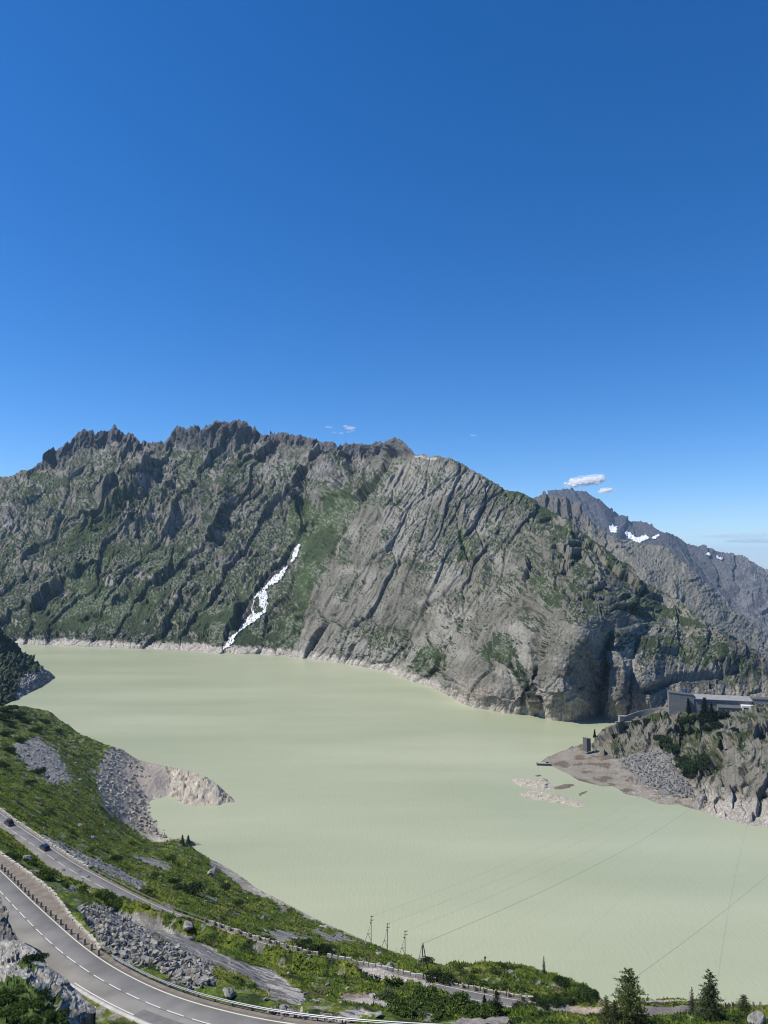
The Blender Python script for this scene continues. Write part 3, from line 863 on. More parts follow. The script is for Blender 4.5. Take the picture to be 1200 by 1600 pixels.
# ------------------------------------------------------------------ headland on the right, bluff on the left
def build_headland():
    nu, nv = 720, 300
    top = [(846, 1189), (856, 1183), (872, 1176), (884, 1171), (900, 1166), (908, 1163), (926, 1160), (930, 1150), (940, 1142), (950, 1135), (962, 1131), (972, 1127), (990, 1125), (1005, 1120), (1020, 1114), (1035, 1110), (1046, 1112), (1056, 1110), (1075, 1113), (1100, 1116),
           (1130, 1115), (1150, 1111), (1165, 1108), (1175, 1103), (1185, 1098), (1200, 1094), (1230, 1086), (1310, 1072)]
    bot = [(846, 1191), (856, 1195), (870, 1201), (890, 1211), (905, 1220), (925, 1225), (940, 1229), (956, 1228), (966, 1233), (976, 1240), (988, 1243), (1000, 1245), (1015, 1250), (1028, 1256), (1045, 1257), (1062, 1257), (1075, 1262), (1090, 1266),
           (1105, 1270), (1130, 1280), (1150, 1285), (1170, 1289), (1190, 1292), (1210, 1297), (1310, 1325)]
    cz = [(856, 1190, .8), (872, 1178, 1.0), (870, 1190, 1.5), (900, 1170, 2.5), (900, 1195, 2.2), (930, 1205, 2.0), (930, 1185, 4), (927, 1165, 6), (940, 1145, 15), (955, 1180, 6), (960, 1133, 22), (980, 1128, 24), (1020, 1116, 33), (1000, 1150, 22), (960, 1152, 17), (1000, 1185, 8), (1030, 1190, 11), (1030, 1215, 6),
          (1060, 1230, 6), (1030, 1165, 20), (1060, 1113, 36), (1060, 1150, 26), (1100, 1116, 37), (1140, 1113, 41), (1175, 1104, 46), (1200, 1095, 50), (1310, 1072, 62), (1090, 1190, 18), (1085, 1150, 28), (1110, 1230, 9), (1150, 1250, 7), (1180, 1250, 8), (1140, 1160, 34), (1180, 1150, 41), (1130, 1200, 20), (1180, 1200, 27),
          (1250, 1150, 44), (1250, 1250, 14), (1310, 1200, 30), (1160, 1130, 42)]
    ct = [(a, b, (z - CAM_Z) / float(ray(a, b)[1])) for a, b, z in cz]
    U, V, Y, P = sheet_base(top, bot, ct, 846, 1310, nu, nv, lambda u: perlin(u / 5, u * 0, 23) * 1.2 + perlin(u / 17, u * 0, 24) * 1.6, shore=True)
    N = -grid_normals(P)
    N = np.where((N[..., 1:2] > 0) & (N[..., 2:] < 0), -N, N)
    u, v = U.astype(f4), V.astype(f4)
    mpp = (Y / FPX).astype(f4)
    vt = interp_line(top, U[0])[None]; vb = interp_line(bot, U[0])[None]
    n = fbm(u / 12, v / 12, 21, 3)
    beach_poly = [(840, 1180), (905, 1166), (935, 1172), (960, 1184), (985, 1188), (1000, 1175), (1030, 1168), (1052, 1178), (1060, 1200), (1085, 1225), (1090, 1262), (1060, 1262), (900, 1240)]
    scree = poly_soft(U, V, [(965, 1185), (1000, 1176), (1030, 1170), (1050, 1180), (1055, 1200), (1075, 1222), (1085, 1240), (1040, 1245), (1000, 1222), (985, 1205)], n, 5)
    beach = np.maximum(poly_soft(U, V, beach_poly, n, 4), scree)
    bs = beach.copy()
    for k in range(6):
        for ax in (0, 1):
            bs = (np.roll(bs, 1, ax) + np.roll(bs, -1, ax) + bs) / 3
    wx = fbm(u / 30, v / 30, 31, 3) * 8
    a = (u + wx) * .85 + (v + wx) * .52; b = (u + wx) * .52 - (v + wx) * .85
    f1, e1 = facet(a / 24, b / 40, 901, 1.0, bias=1.3); f2, e2 = facet(a / 9, b / 15, 911, 1.1, bias=1.0); f3, _ = facet(a / 4.2, b / 8, 921, 1.3); f5, _ = facet(u / 2.3, v / 2.4, 931, 1.3)
    D = f1 * 6.5 - 2.2 * (1 - sst(0, .09, e1)) + f2 * 2.8 - 1.0 * (1 - sst(0, .1, e2)) + f3 * .9 + f5 * .4
    rock_r = sst(1085, 1130, u)
    g1, eg = facet((u + wx) / 27, (v + wx) / 31, 941, 1.2, bias=.8); g2, _ = facet((u + .5 * v) / 9, v / 15, 951, 1.3)
    D = D * (1 - rock_r) + rock_r * (g1 * 8.5 - 3.0 * (1 - sst(0, .08, eg)) + g2 * 1.2 + f3 * .5 + f5 * .25)
    for line, w, dep in (([(1000, 1120), (985, 1150), (965, 1180)], 7, 7), ([(1050, 1112), (1062, 1140), (1090, 1160), (1085, 1200)], 11, 9), ([(1125, 1180), (1115, 1215), (1105, 1250)], 9, 7), ([(1140, 1165), (1180, 1150), (1210, 1130)], 7, 5),
                         ([(1030, 1125), (1015, 1150), (1005, 1172)], 6, 6), ([(1160, 1230), (1210, 1200)], 6, 5), ([(1046, 1115), (1049, 1135)], 4, 5)):
        d, t = seg_dist(u + 4 * n, v + 4 * n, line)
        D -= dep * (1 - sst(0, w, d))
    sc1, _ = facet(u / 2.6, v / 2.2, 961, 1.8); sc2, _ = facet(u / 5, v / 3.6, 963, 1.5)
    D = D * (1 - bs) + bs * (perlin(u / 25, v / 10, 71) * 1.2 + scree * (sc1 * .5 + sc2 * .5) + .25 * f5)
    foot = sst(0, 12, vb - v)
    D = D * (.1 + .9 * foot) * (1 - .75 * (1 - sst(0, 8, v - vt)))
    P2 = P + N * (D * mpp * .9)[..., None]
    P2[0, :, 2] = 0
    P2[..., 2] = np.maximum(P2[..., 2], np.linspace(0, .4, nv)[:, None])
    n2 = -grid_normals(P2); n2 = np.where(n2[..., 2:] < 0, -n2, n2)
    nz = fbm(u / 18, v / 15, 971, 3); nf = fbm(u / 5, v / 4, 972, 3); nff = perlin(u / 1.8, v / 1.7, 973)
    C = np.empty(U.shape + (3,), f4); C[:] = (.142, .134, .108)
    C *= (1 + .22 * nf + .12 * nff + .18 * fbm(a / 5, b / 14, 974, 2))[..., None]
    stv = sst(.15, .5, perlin(u / 4, v / 45, 975) + .4 * perlin(u / 1.5, v / 30, 976)) * rock_r
    C = mixc(C, (.08, .08, .078), stv * .6)
    C = mixc(C, (.30, .285, .25), sst(.2, .5, perlin(u / 4, v / 24, 977)) * rock_r * .25)
    G = np.zeros_like(u)
    for p, s in (([(1000, 1118), (1045, 1112), (1046, 1122), (1010, 1130)], .9), ([(1040, 1145), (1060, 1135), (1075, 1160), (1055, 1180), (1030, 1175), (1020, 1160)], .8), ([(955, 1150), (1000, 1175), (975, 1190), (960, 1180)], .5),
                 ([(1060, 1110), (1140, 1112), (1110, 1150), (1080, 1160), (1055, 1130)], .8), ([(1095, 1160), (1130, 1150), (1125, 1185), (1110, 1220), (1060, 1195), (1050, 1175)], .75),
                 ([(1140, 1150), (1210, 1125), (1210, 1140), (1150, 1170)], .8), ([(1130, 1130), (1170, 1110), (1210, 1100), (1210, 1118), (1160, 1130)], .45), ([(925, 1160), (945, 1140), (975, 1128), (1000, 1130), (960, 1150)], .5)):
        G = np.maximum(G, s * poly_soft(U, V, p, n, 7))
    gm = sst(.1, .35, n2[..., 2] * .7 - .62 + .45 * nz + .4 * nf + .3 * nff + .75 * G) * (1 - bs)
    gc = np.empty_like(C); gc[:] = (.045, .055, .018); gc *= (1 + .4 * nf + .35 * nff)[..., None]
    gc = mixc(gc, (.022, .034, .016), sst(.1, .35, nf * .6 + nff * .5 + nz * .4))
    C = C * (1 - gm[..., None]) + gc * gm[..., None]
    z = P2[..., 2]
    band = (1 - sst(5, 11, z + 3 * nf + 3 * nz)) * (1 - bs) * sst(1060, 1110, u)
    bl = np.empty_like(C); bl[:] = (.34, .31, .265); bl *= (1 + .4 * nf + .35 * nff)[..., None]
    C = C * (1 - .8 * band[..., None]) + .8 * bl * band[..., None]
    sand = np.empty_like(C); sand[:] = (.215, .193, .152)
    sand *= (1 + .12 * fbm(u / 30, v / 5, 981, 3) + .10 * nff)[..., None]
    sand = mixc(sand, (.125, .098, .074), sst(.0, .4, fbm(u / 30, v / 9, 982, 3) + .25 * sst(10, -8, abs(v - 1212))))
    C = C * (1 - bs[..., None]) + sand * bs[..., None]
    ston = np.empty_like(C); ston[:] = (.145, .142, .132); ston *= (.72 + .8 * hsh(np.floor(u / 2.3 + nf), np.floor(v / 1.9), 983))[..., None]
    C = mixc(C, (0, 0, 0), scree * 0) * (1 - scree[..., None]) + ston * scree[..., None]
    peb = sst(.86, .9, hsh(np.floor(u / 1.7 + nf), np.floor(v / 1.5), 984)) * bs * (1 - scree) * sst(930, 990, u)
    C = mixc(C, (.34, .32, .29), peb * .7)
    P3, C3 = close_sheet(P2, np.clip(C, .012, .8), [(2, -.8), (14, -7), (50, -26), (100, -80)], 10)
    # the flat tongue of gravel needs no high back wall
    me = raw_mesh('headland', P3.reshape(-1, 3), grid_faces(*P3.shape[:2]), 4, C3.reshape(-1, 3))
    tag(link('headland', me, M_head), kind='structure')
    return P2


HEAD = build_headland()


def head_at(px, py):
    """point of the headland seen at a photo pixel"""
    q = to_px(HEAD)
    d = (q[0] - px) ** 2 + (q[1] - py) ** 2
    return Vector(HEAD.reshape(-1, 3)[d.ravel().argmin()])


def build_bluff():
    nu, nv = 240, 220
    top = [(-90, 900), (-40, 948), (0, 979), (8, 992), (16, 998), (24, 1003), (29, 1012), (36, 1018), (46, 1022), (55, 1032), (62, 1038), (70, 1046), (80, 1052), (86, 1058)]
    bot = [(-90, 1125), (0, 1105), (30, 1091), (46, 1083), (58, 1076), (70, 1068), (78, 1064), (86, 1060)]
    ct = [(0, 979, 1260), (-90, 900, 1250), (29, 1012, 1270), (55, 1034, 1265), (86, 1059, 1235), (0, 1040, 1150), (30, 1050, 1160), (60, 1060, 1170), (-60, 1020, 1120)]
    U, V, Y, P = sheet_base(top, bot, ct, -90, 86, nu, nv, lambda u: perlin(u / 3, u * 0, 33) * 1.6 + perlin(u / 8, u * 0, 34) * 1.5 - 1.0 * sst(70, 86, u), shore=True)
    N = -grid_normals(P)
    N = np.where((N[..., 1:2] > 0) & (N[..., 2:] < 0), -N, N)
    u, v = U.astype(f4), V.astype(f4); mpp = (Y / FPX).astype(f4)
    vt = interp_line(top, U[0])[None]; vb = interp_line(bot, U[0])[None]
    n = fbm(u / 9, v / 8, 51, 3)
    sc = poly_soft(U, V, [(24, 1092), (26, 1068), (40, 1054), (60, 1048), (74, 1044), (95, 1056), (90, 1075), (30, 1100)], n, 4)
    f1, _ = facet(u / 11 + n * .4, v / 9, 53, 1.5); f2, _ = facet(u / 4.2, v / 3.8, 54, 1.4); f3, _ = facet(u / 2, v / 1.8, 55, 1.5)
    D = (f1 * 5 + f2 * 2.6) * (1 - sc) + f3 * 1.1 + n * 2
    D = D * (.1 + .9 * sst(0, 8, vb - v)) * (1 - .6 * (1 - sst(0, 5, v - vt)))
    P2 = P + N * (D * mpp * .9)[..., None]
    P2[0, :, 2] = 0
    nff = perlin(u / 1.5, v / 1.4, 56)
    C = np.empty(U.shape + (3,), f4); C[:] = (.030, .046, .022)
    C *= (1 + .5 * n + .4 * nff)[..., None]
    C = mixc(C, (.06, .08, .03), sst(.1, .5, fbm(u / 14, v / 12, 57, 3)))
    C = mixc(C, (.19, .185, .17), sst(.5, .7, nff + .5 * n) * .6)
    st = np.empty_like(C); st[:] = (.21, .20, .185); st *= (.6 + .8 * hsh(np.floor(u / 1.6 + n), np.floor(v / 1.4), 58))[..., None]
    C = C * (1 - sc[..., None]) + st * sc[..., None]
    P3, C3 = close_sheet(P2, np.clip(C, .01, .8), [(10, -6), (60, -50), (120, -120)], 10)
    me = raw_mesh('bluff', P3.reshape(-1, 3), grid_faces(*P3.shape[:2]), 4, C3.reshape(-1, 3))
    tag(link('bluff', me, M_head), kind='structure')


build_bluff()

# ------------------------------------------------------------------ near hillside with the two roads
R1_EDGE = [(-60, 1302, 60), (-20, 1341, 59.2), (0, 1360, 58.7), (20.6, 1380, 58.2), (55, 1413, 57.4), (88, 1443, 56.6), (124, 1475, 55.8), (159.5, 1501, 55), (193, 1521, 54.2), (233, 1541, 53.2), (267, 1555, 52.4), (300, 1566, 51.7), (323, 1572.5, 51.2),
           (367, 1584, 50.5), (410, 1593, 49.9), (447, 1599, 49.4), (500, 1606, 48.8), (570, 1613, 48.0), (660, 1619, 47.2), (800, 1626, 46)]
R1_CENT = [(-60, 1338, 60), (-20, 1377, 59.2), (2.7, 1400, 58.6), (9.9, 1408, 58.4), (21.3, 1421, 58.1), (34.7, 1435, 57.7), (48.4, 1449.5, 57.3), (64.4, 1465, 56.9), (82, 1481, 56.4), (103.4, 1498, 55.9), (128, 1516, 55.3), (159.5, 1535, 54.5), (191, 1553, 53.7),
           (232.5, 1571, 52.7), (280, 1589, 51.7), (330, 1605, 50.8), (400, 1622, 49.9), (480, 1637, 49), (600, 1652, 47.8), (720, 1662, 46.8)]
R2_EDGE = [(-70, 1224, 87.5), (-20, 1257, 89), (0, 1270, 89.6), (17, 1283.5, 90.2), (33, 1294, 90.6), (50, 1305, 91), (69, 1318, 91.5), (95, 1335.5, 92.2), (120, 1352, 92.8), (167, 1377, 94), (207, 1398, 95), (247, 1417.5, 95.8), (290, 1433, 96.6), (330, 1447, 97.3), (370, 1461, 98),
           (410, 1473.5, 98.7), (450, 1485, 99.3), (485, 1493.5, 99.8), (525, 1503, 100.3), (570, 1512, 100.8), (620, 1524, 101.3), (670, 1535.5, 101.8), (720, 1546, 102.3), (760, 1554.5, 102.7), (800, 1562, 103.1), (840, 1568, 103.4), (890, 1572, 103.8)]
W1, W2 = 6.9, 6.6


def chaikin(P, n=2):
    for _ in range(n):
        q = np.empty((2 * len(P), P.shape[1])); q[0] = P[0]; q[-1] = P[-1]
        q[1:-1:2] = P[:-1] * .75 + P[1:] * .25
        q[2:-1:2] = P[:-1] * .25 + P[1:] * .75
        P = q
    return P


def resample(P, step):
    s = np.concatenate([[0], np.cumsum(np.linalg.norm(np.diff(P, axis=0), axis=1))])
    t = np.arange(0, s[-1], step)
    return np.stack([np.interp(t, s, P[:, k]) for k in range(3)], -1)


def line_px(l, step=1.0):
    l = np.array(l, float)
    return resample(chaikin(at_h(l[:, 0], l[:, 1], l[:, 2]), 3), step)


def side(P):
    d = np.gradient(P[:, :2], axis=0)
    d /= np.linalg.norm(d, axis=1, keepdims=True)
    return np.stack([d[:, 1], -d[:, 0], d[:, 0] * 0], -1)      # to the right of travel


def smooth_line(P, n):
    for _ in range(n):
        P[1:-1] = (P[:-2] + 2 * P[1:-1] + P[2:]) / 4
    return P


E1 = smooth_line(line_px(R1_EDGE), 12)        # the painted edge line, lake side
E2 = smooth_line(line_px(R2_EDGE), 40)
K1 = smooth_line(line_px(R1_CENT), 12)
S1, S2 = side(E1), side(E2)                   # travelling to the right of the picture, "right" is away from the lake
C2 = E2 + S2 * 3.2
ROAD = []                                      # (centre line, half width) used to level the ground
E1k = np.array([K1[np.linalg.norm(K1[:, :2] - e[:2], axis=1).argmin()] for e in E1])
HALF1 = smooth_line(np.linalg.norm(E1k - E1, axis=1).reshape(-1, 1), 60)
C1 = E1 + S1 * HALF1

H = CAM_Z
CTRL = [  # px, py, drop below the camera
    (30, 1350, 64), (60, 1345, 75), (10, 1310, 76), (110, 1385, 75), (150, 1412, 75), (200, 1440, 75), (250, 1470, 72), (330, 1505, 70), (400, 1532, 70), (470, 1550, 70), (550, 1562, 70), (640, 1575, 66), (620, 1548, 84), (700, 1562, 80), (720, 1578, 66),
    (480, 1520, 84), (380, 1495, 86), (300, 1465, 86), (560, 1530, 88), (760, 1580, 66), (745, 1572, 76),
    (690, 1597, 52), (780, 1593, 51), (860, 1591, 51), (940, 1592, 51.5), (1030, 1593, 51), (1100, 1590, 51), (1200, 1586, 51), (1290, 1584, 51), (900, 1606, 49), (1100, 1606, 48.5), (1200, 1604, 48.5),
    (940, 1577, 103.5), (1050, 1577, 103.6), (1150, 1577, 103.6), (1250, 1576, 103.6), (1050, 1569, 103.6), (1150, 1573, 103.6), (980, 1568, 103.5), (900, 1574, 103.6),
    (1060, 1560, 104.5), (1000, 1564, 105), (1120, 1566, 105), (1200, 1573, 106), (1290, 1573, 106), (960, 1566, 104), (935, 1558, 105),
    (770, 1505, 112), (720, 1508, 116), (700, 1512, 120), (690, 1506, 150), (800, 1508, 112), (845, 1519, 111), (880, 1532, 109.5), (910, 1543, 108.5), (928, 1552, 108), (760, 1530, 107), (830, 1540, 106.5), (880, 1555, 105.5), (690, 1530, 106), (640, 1512, 116), (600, 1500, 116),
    (657, 1513, 164), (630, 1492, 178), (604, 1484, 186), (577, 1474, 192), (620, 1480, 188), (660, 1502, 168), (675, 1506, 160),
    (560, 1463, 197.5), (545, 1456, 197.5), (500, 1437, 197.5), (470, 1422, 197.5), (430, 1400, 197), (400, 1385, 197), (380, 1368, 197.5), (345, 1345, 197), (330, 1338, 196), (310, 1326, 192), (290, 1316, 189), (270, 1314, 197),
    (540, 1475, 170), (500, 1470, 148), (480, 1450, 178), (440, 1430, 178), (430, 1450, 140), (400, 1430, 150), (380, 1400, 178), (350, 1400, 150), (350, 1370, 182), (320, 1360, 172), (300, 1400, 132), (280, 1340, 172), (250, 1350, 146), (250, 1320, 180),
    (350, 1435, 110), (300, 1415, 114), (420, 1462, 112), (200, 1380, 108), (150, 1350, 105), (100, 1320, 104), (50, 1285, 104), (200, 1340, 140), (200, 1305, 170), (150, 1300, 136), (100, 1280, 118), (60, 1260, 112), (0, 1250, 96),
    (0, 1225, 108), (0, 1190, 118), (0, 1150, 130), (0, 1115, 145), (60, 1200, 136), (60, 1160, 142), (100, 1240, 134), (100, 1190, 152), (130, 1260, 142), (160, 1255, 158), (150, 1215, 172), (140, 1180, 172), (60, 1125, 152),
    (30, 1100, 152), (60, 1106, 156), (76, 1110, 160), (100, 1126, 165), (130, 1147, 171), (165, 1163, 178), (190, 1172, 183),
    (245, 1312, 199.5), (247, 1300, 199.5), (240, 1285, 199.5), (228, 1262, 199.5), (236, 1247, 199.5), (262, 1238, 199.5), (285, 1246, 199), (320, 1252, 199.5), (350, 1252, 199.5), (375, 1249, 199.7),
    (200, 1295, 190), (210, 1260, 193), (190, 1230, 186), (215, 1215, 192.5), (240, 1222, 193.5), (265, 1205, 196), (215, 1186, 194), (240, 1192, 196), (300, 1213, 193.5), (325, 1218, 193.5), (350, 1234, 195.5), (300, 1230, 193), (335, 1240, 195), (285, 1222, 195.5),
    (40, 1520, 53), (0, 1460, 54), (60, 1500, 55), (140, 1580, 53), (0, 1600, 45), (-80, 1500, 50), (-80, 1350, 62), (-80, 1280, 80), (-80, 1200, 102), (-80, 1130, 126), (200, 1620, 51), (450, 1660, 47), (700, 1680, 45), (1000, 1660, 44), (1250, 1650, 44),
]
XYZ = [  # ground that the hill hides: falls under the lake
    (-190, 1150, -12), (-330, 1000, 30), (-130, 830, -10), (-40, 640, -14), (-80, 560, -9), (-160, 760, -6), (0, 500, -14), (0, 430, -12), (20, 400, -12), (60, 350, -8), (100, 320, -10), (60, 290, 10), (100, 280, 20), (100, 235, 62), (130, 290, -8), (160, 240, 30), (160, 300, -12),
    (40, 250, 52), (70, 240, 66), (200, 230, 30), (260, 220, 40), (200, 300, -14), (100, 420, -20), (300, 300, -10), (150, 195, 78), (110, 188, 88), (90, 195, 88), (60, 205, 80), (200, 190, 76), (250, 185, 80), (-120, 700, -12), (30, 560, -20), (-300, 900, 60), (-230, 850, 12), (-200, 720, 18), (-250, 1000, -4),
    (-110, 620, -10), (-133, 598, -5), (-105, 560, -8), (-60, 70, 165), (0, 45, 172), (60, 60, 160), (-40, 50, 172), (100, 60, 158)]
_pts, _val = [], []
for a_, b_, h_ in CTRL:
    q = at_h(a_, b_, h_)
    _pts.append(q[:2]); _val.append(q[2])
for q in XYZ:
    _pts.append(q[:2]); _val.append(q[2])
for Lc, off in ((E1, 1.0), (C1, 0), (E2, 1.0), (C2 + S2 * 3.3, 0)):
    for q in Lc[4:-4:9]:
        _pts.append(q[:2]); _val.append(q[2])
_pts = np.array(_pts); _val = np.array(_val)
# evenly scaled space for the spline: (X/Y, log Y)
def hs(x, y):
    return np.asarray(x) / np.asarray(y) * 2.2, np.log(np.asarray(y) / 50.0)
_q = np.stack(hs(_pts[:, 0], _pts[:, 1]), -1)
_k = np.array([True] * len(_q))
for i in range(len(_q)):
    if _k[i]:
        d = np.abs(_q - _q[i]).max(1); d[:i + 1] = 9
        _k[d < .006] = False
HILL_EV = tps(_q[_k], _val[_k], reg=1e-5)

TU = np.linspace(-.68, .68, 1060)
TV = np.exp(np.linspace(math.log(48), math.log(1250), 980))


def road_level(X, Y, Z, banks=False):
    """level the ground along both roads"""
    for E, Sd, half in ((E1, S1, HALF1[:, 0]), (E2, S2, np.full(len(E2), 3.2))):
        C = E + Sd * half[:, None]
        pxc = to_px(E)[0]
        bx = (X > C[:, 0].min() - 12) & (X < C[:, 0].max() + 12) & (Y > C[:, 1].min() - 12) & (Y < C[:, 1].max() + 12)
        x, y, z = X[bx], Y[bx], Z[bx]
        out = z.copy()
        for i in range(0, len(x), 20000):
            xs, ys = x[i:i + 20000], y[i:i + 20000]
            d2 = (xs[:, None] - C[None, ::2, 0]) ** 2 + (ys[:, None] - C[None, ::2, 1]) ** 2
            j = d2.argmin(1); d = np.sqrt(d2[np.arange(len(j)), j])
            hw = half[::2][j]
            sgn = (xs - C[::2, 0][j]) * Sd[::2, 0][j] + (ys - C[::2, 1][j]) * Sd[::2, 1][j]
            m = 1 - sst(hw + 1.4, hw + 5.0, d)
            if E is E2 and banks:
                bk = np.interp(pxc[::2][j], [-60, 55, 75, 115, 200, 260, 680, 735, 775, 900], [3.0, 3.2, 2.0, 1.2, 3.6, 5.0, 4.6, 1.6, -.4, -.4])
                bank = z[i:i + 20000] + bk * np.exp(-((d - hw - 2.6) / 3.2) ** 2)
                z[i:i + 20000] = np.where(sgn > 0, bank, z[i:i + 20000])
            if E is E2:
                m = np.where(sgn > 0, 1 - sst(hw + .5, hw + 2.6, d), m)
            out[i:i + 20000] = z[i:i + 20000] * (1 - m) + (C[::2, 2][j] - .16) * m
        Z[bx] = out
    m = in_poly(X, Y, LAYPOLY)
    xs, ys = X[m], Y[m]
    j = ((xs[:, None] - E1[None, ::2, 0]) ** 2 + (ys[:, None] - E1[None, ::2, 1]) ** 2).argmin(1)
    Z[m] = E1[::2, 2][j] - .16
    return Z


# crest of the hill against the lake: photo column, row, distance of the crest
CREST = [(-120, 1080, 650), (0, 1097, 680), (30, 1099, 720), (60, 1105, 760), (76, 1108, 760), (100, 1125, 720), (130, 1146, 700), (165, 1160, 690), (190, 1167, 690), (215, 1182, 690), (245, 1190, 685), (270, 1197, 680), (300, 1203, 660), (320, 1209, 640), (345, 1224, 600), (376, 1246, 560),
         (379, 1367, 452), (400, 1384, 435), (430, 1400, 420), (470, 1421, 404), (500, 1437, 392), (545, 1456, 380), (560, 1463, 375), (580, 1472, 366), (600, 1482, 350), (640, 1494, 318), (660, 1501, 296), (680, 1507, 272), (690, 1508, 250), (700, 1506, 226), (712, 1503, 216), (725, 1506, 212), (737, 1508, 210),
         (750, 1503, 205), (765, 1501, 203), (790, 1502, 202), (810, 1507, 202), (830, 1509, 200), (850, 1515, 198), (870, 1523, 195), (900, 1534, 192), (920, 1543, 189), (932, 1552, 182), (938, 1558, 176), (952, 1561, 172), (962, 1565, 170), (970, 1561, 176), (985, 1564, 176), (1010, 1564, 176), (1035, 1561, 176), (1057, 1559, 176),
         (1080, 1562, 176), (1120, 1566, 176), (1130, 1571, 176), (1160, 1572, 176), (1200, 1573, 176), (1330, 1574, 176)]
CREST2 = [(283, 1311, 470), (290, 1313, 465), (300, 1318, 470), (310, 1326, 465), (330, 1337, 460), (345, 1345, 458), (381, 1368, 450)]


def shape_crest(X, Y, Z):
    """the hill meets its skyline against the lake and falls away behind it"""
    t0 = TU
    cr = np.array(CREST, float)
    ca, cb = ray(cr[:, 0], cr[:, 1])
    b1 = np.interp(t0, ca, cb)[None]; y1 = np.interp(t0, ca, cr[:, 2])[None]
    c2 = np.array(CREST2, float)
    da, db = ray(c2[:, 0], c2[:, 1])
    inside = (t0 > da[0]) & (t0 < da[-1])
    b2 = np.where(inside, np.interp(t0, da, db), 1.0)[None]; y2 = np.interp(t0, da, c2[:, 2])[None]
    bz = (Z - CAM_Z) / Y
    # raise columns that stay below their skyline
    gap = np.clip(b1[0] - bz.max(0), 0, .02)
    gap *= sst(.022, .05, np.abs(t0 - ca[list(cr[:, 0]).index(379)]))
    for k in range(12): gap[1:-1] = (gap[:-2] + gap[1:-1] * 2 + gap[2:]) / 4
    w = np.exp(-(np.log(Y / y1) / .075) ** 2)
    Z = Z + gap[None] * Y * w * (Z > -3)
    nearm = Y < 520
    lim = np.where(nearm & (b2 < .5), np.minimum(b2, 9), b1)
    yc = np.where(nearm & (b2 < .5), y2, y1)
    zl = CAM_Z + Y * lim - np.clip(Y - yc, 0, None) * .12
    return np.minimum(Z, zl)


LAYBY = [(-60, 1290, 61), (0, 1334, 59.4), (12, 1343, 59.1), (40, 1362, 58.5), (60, 1378, 58), (82, 1395, 57.6), (97, 1415, 57.2), (110, 1435, 56.8), (125, 1450, 56.4), (140, 1465, 56), (150, 1476, 55.6), (162, 1495, 55.2)]
LW = line_px(LAYBY)
LAYPOLY = np.concatenate([LW[:, :2], E1[(E1[:, 0] > LW[0, 0] - 6) & (E1[:, 0] < LW[-1, 0] + 1)][::-1, :2]])


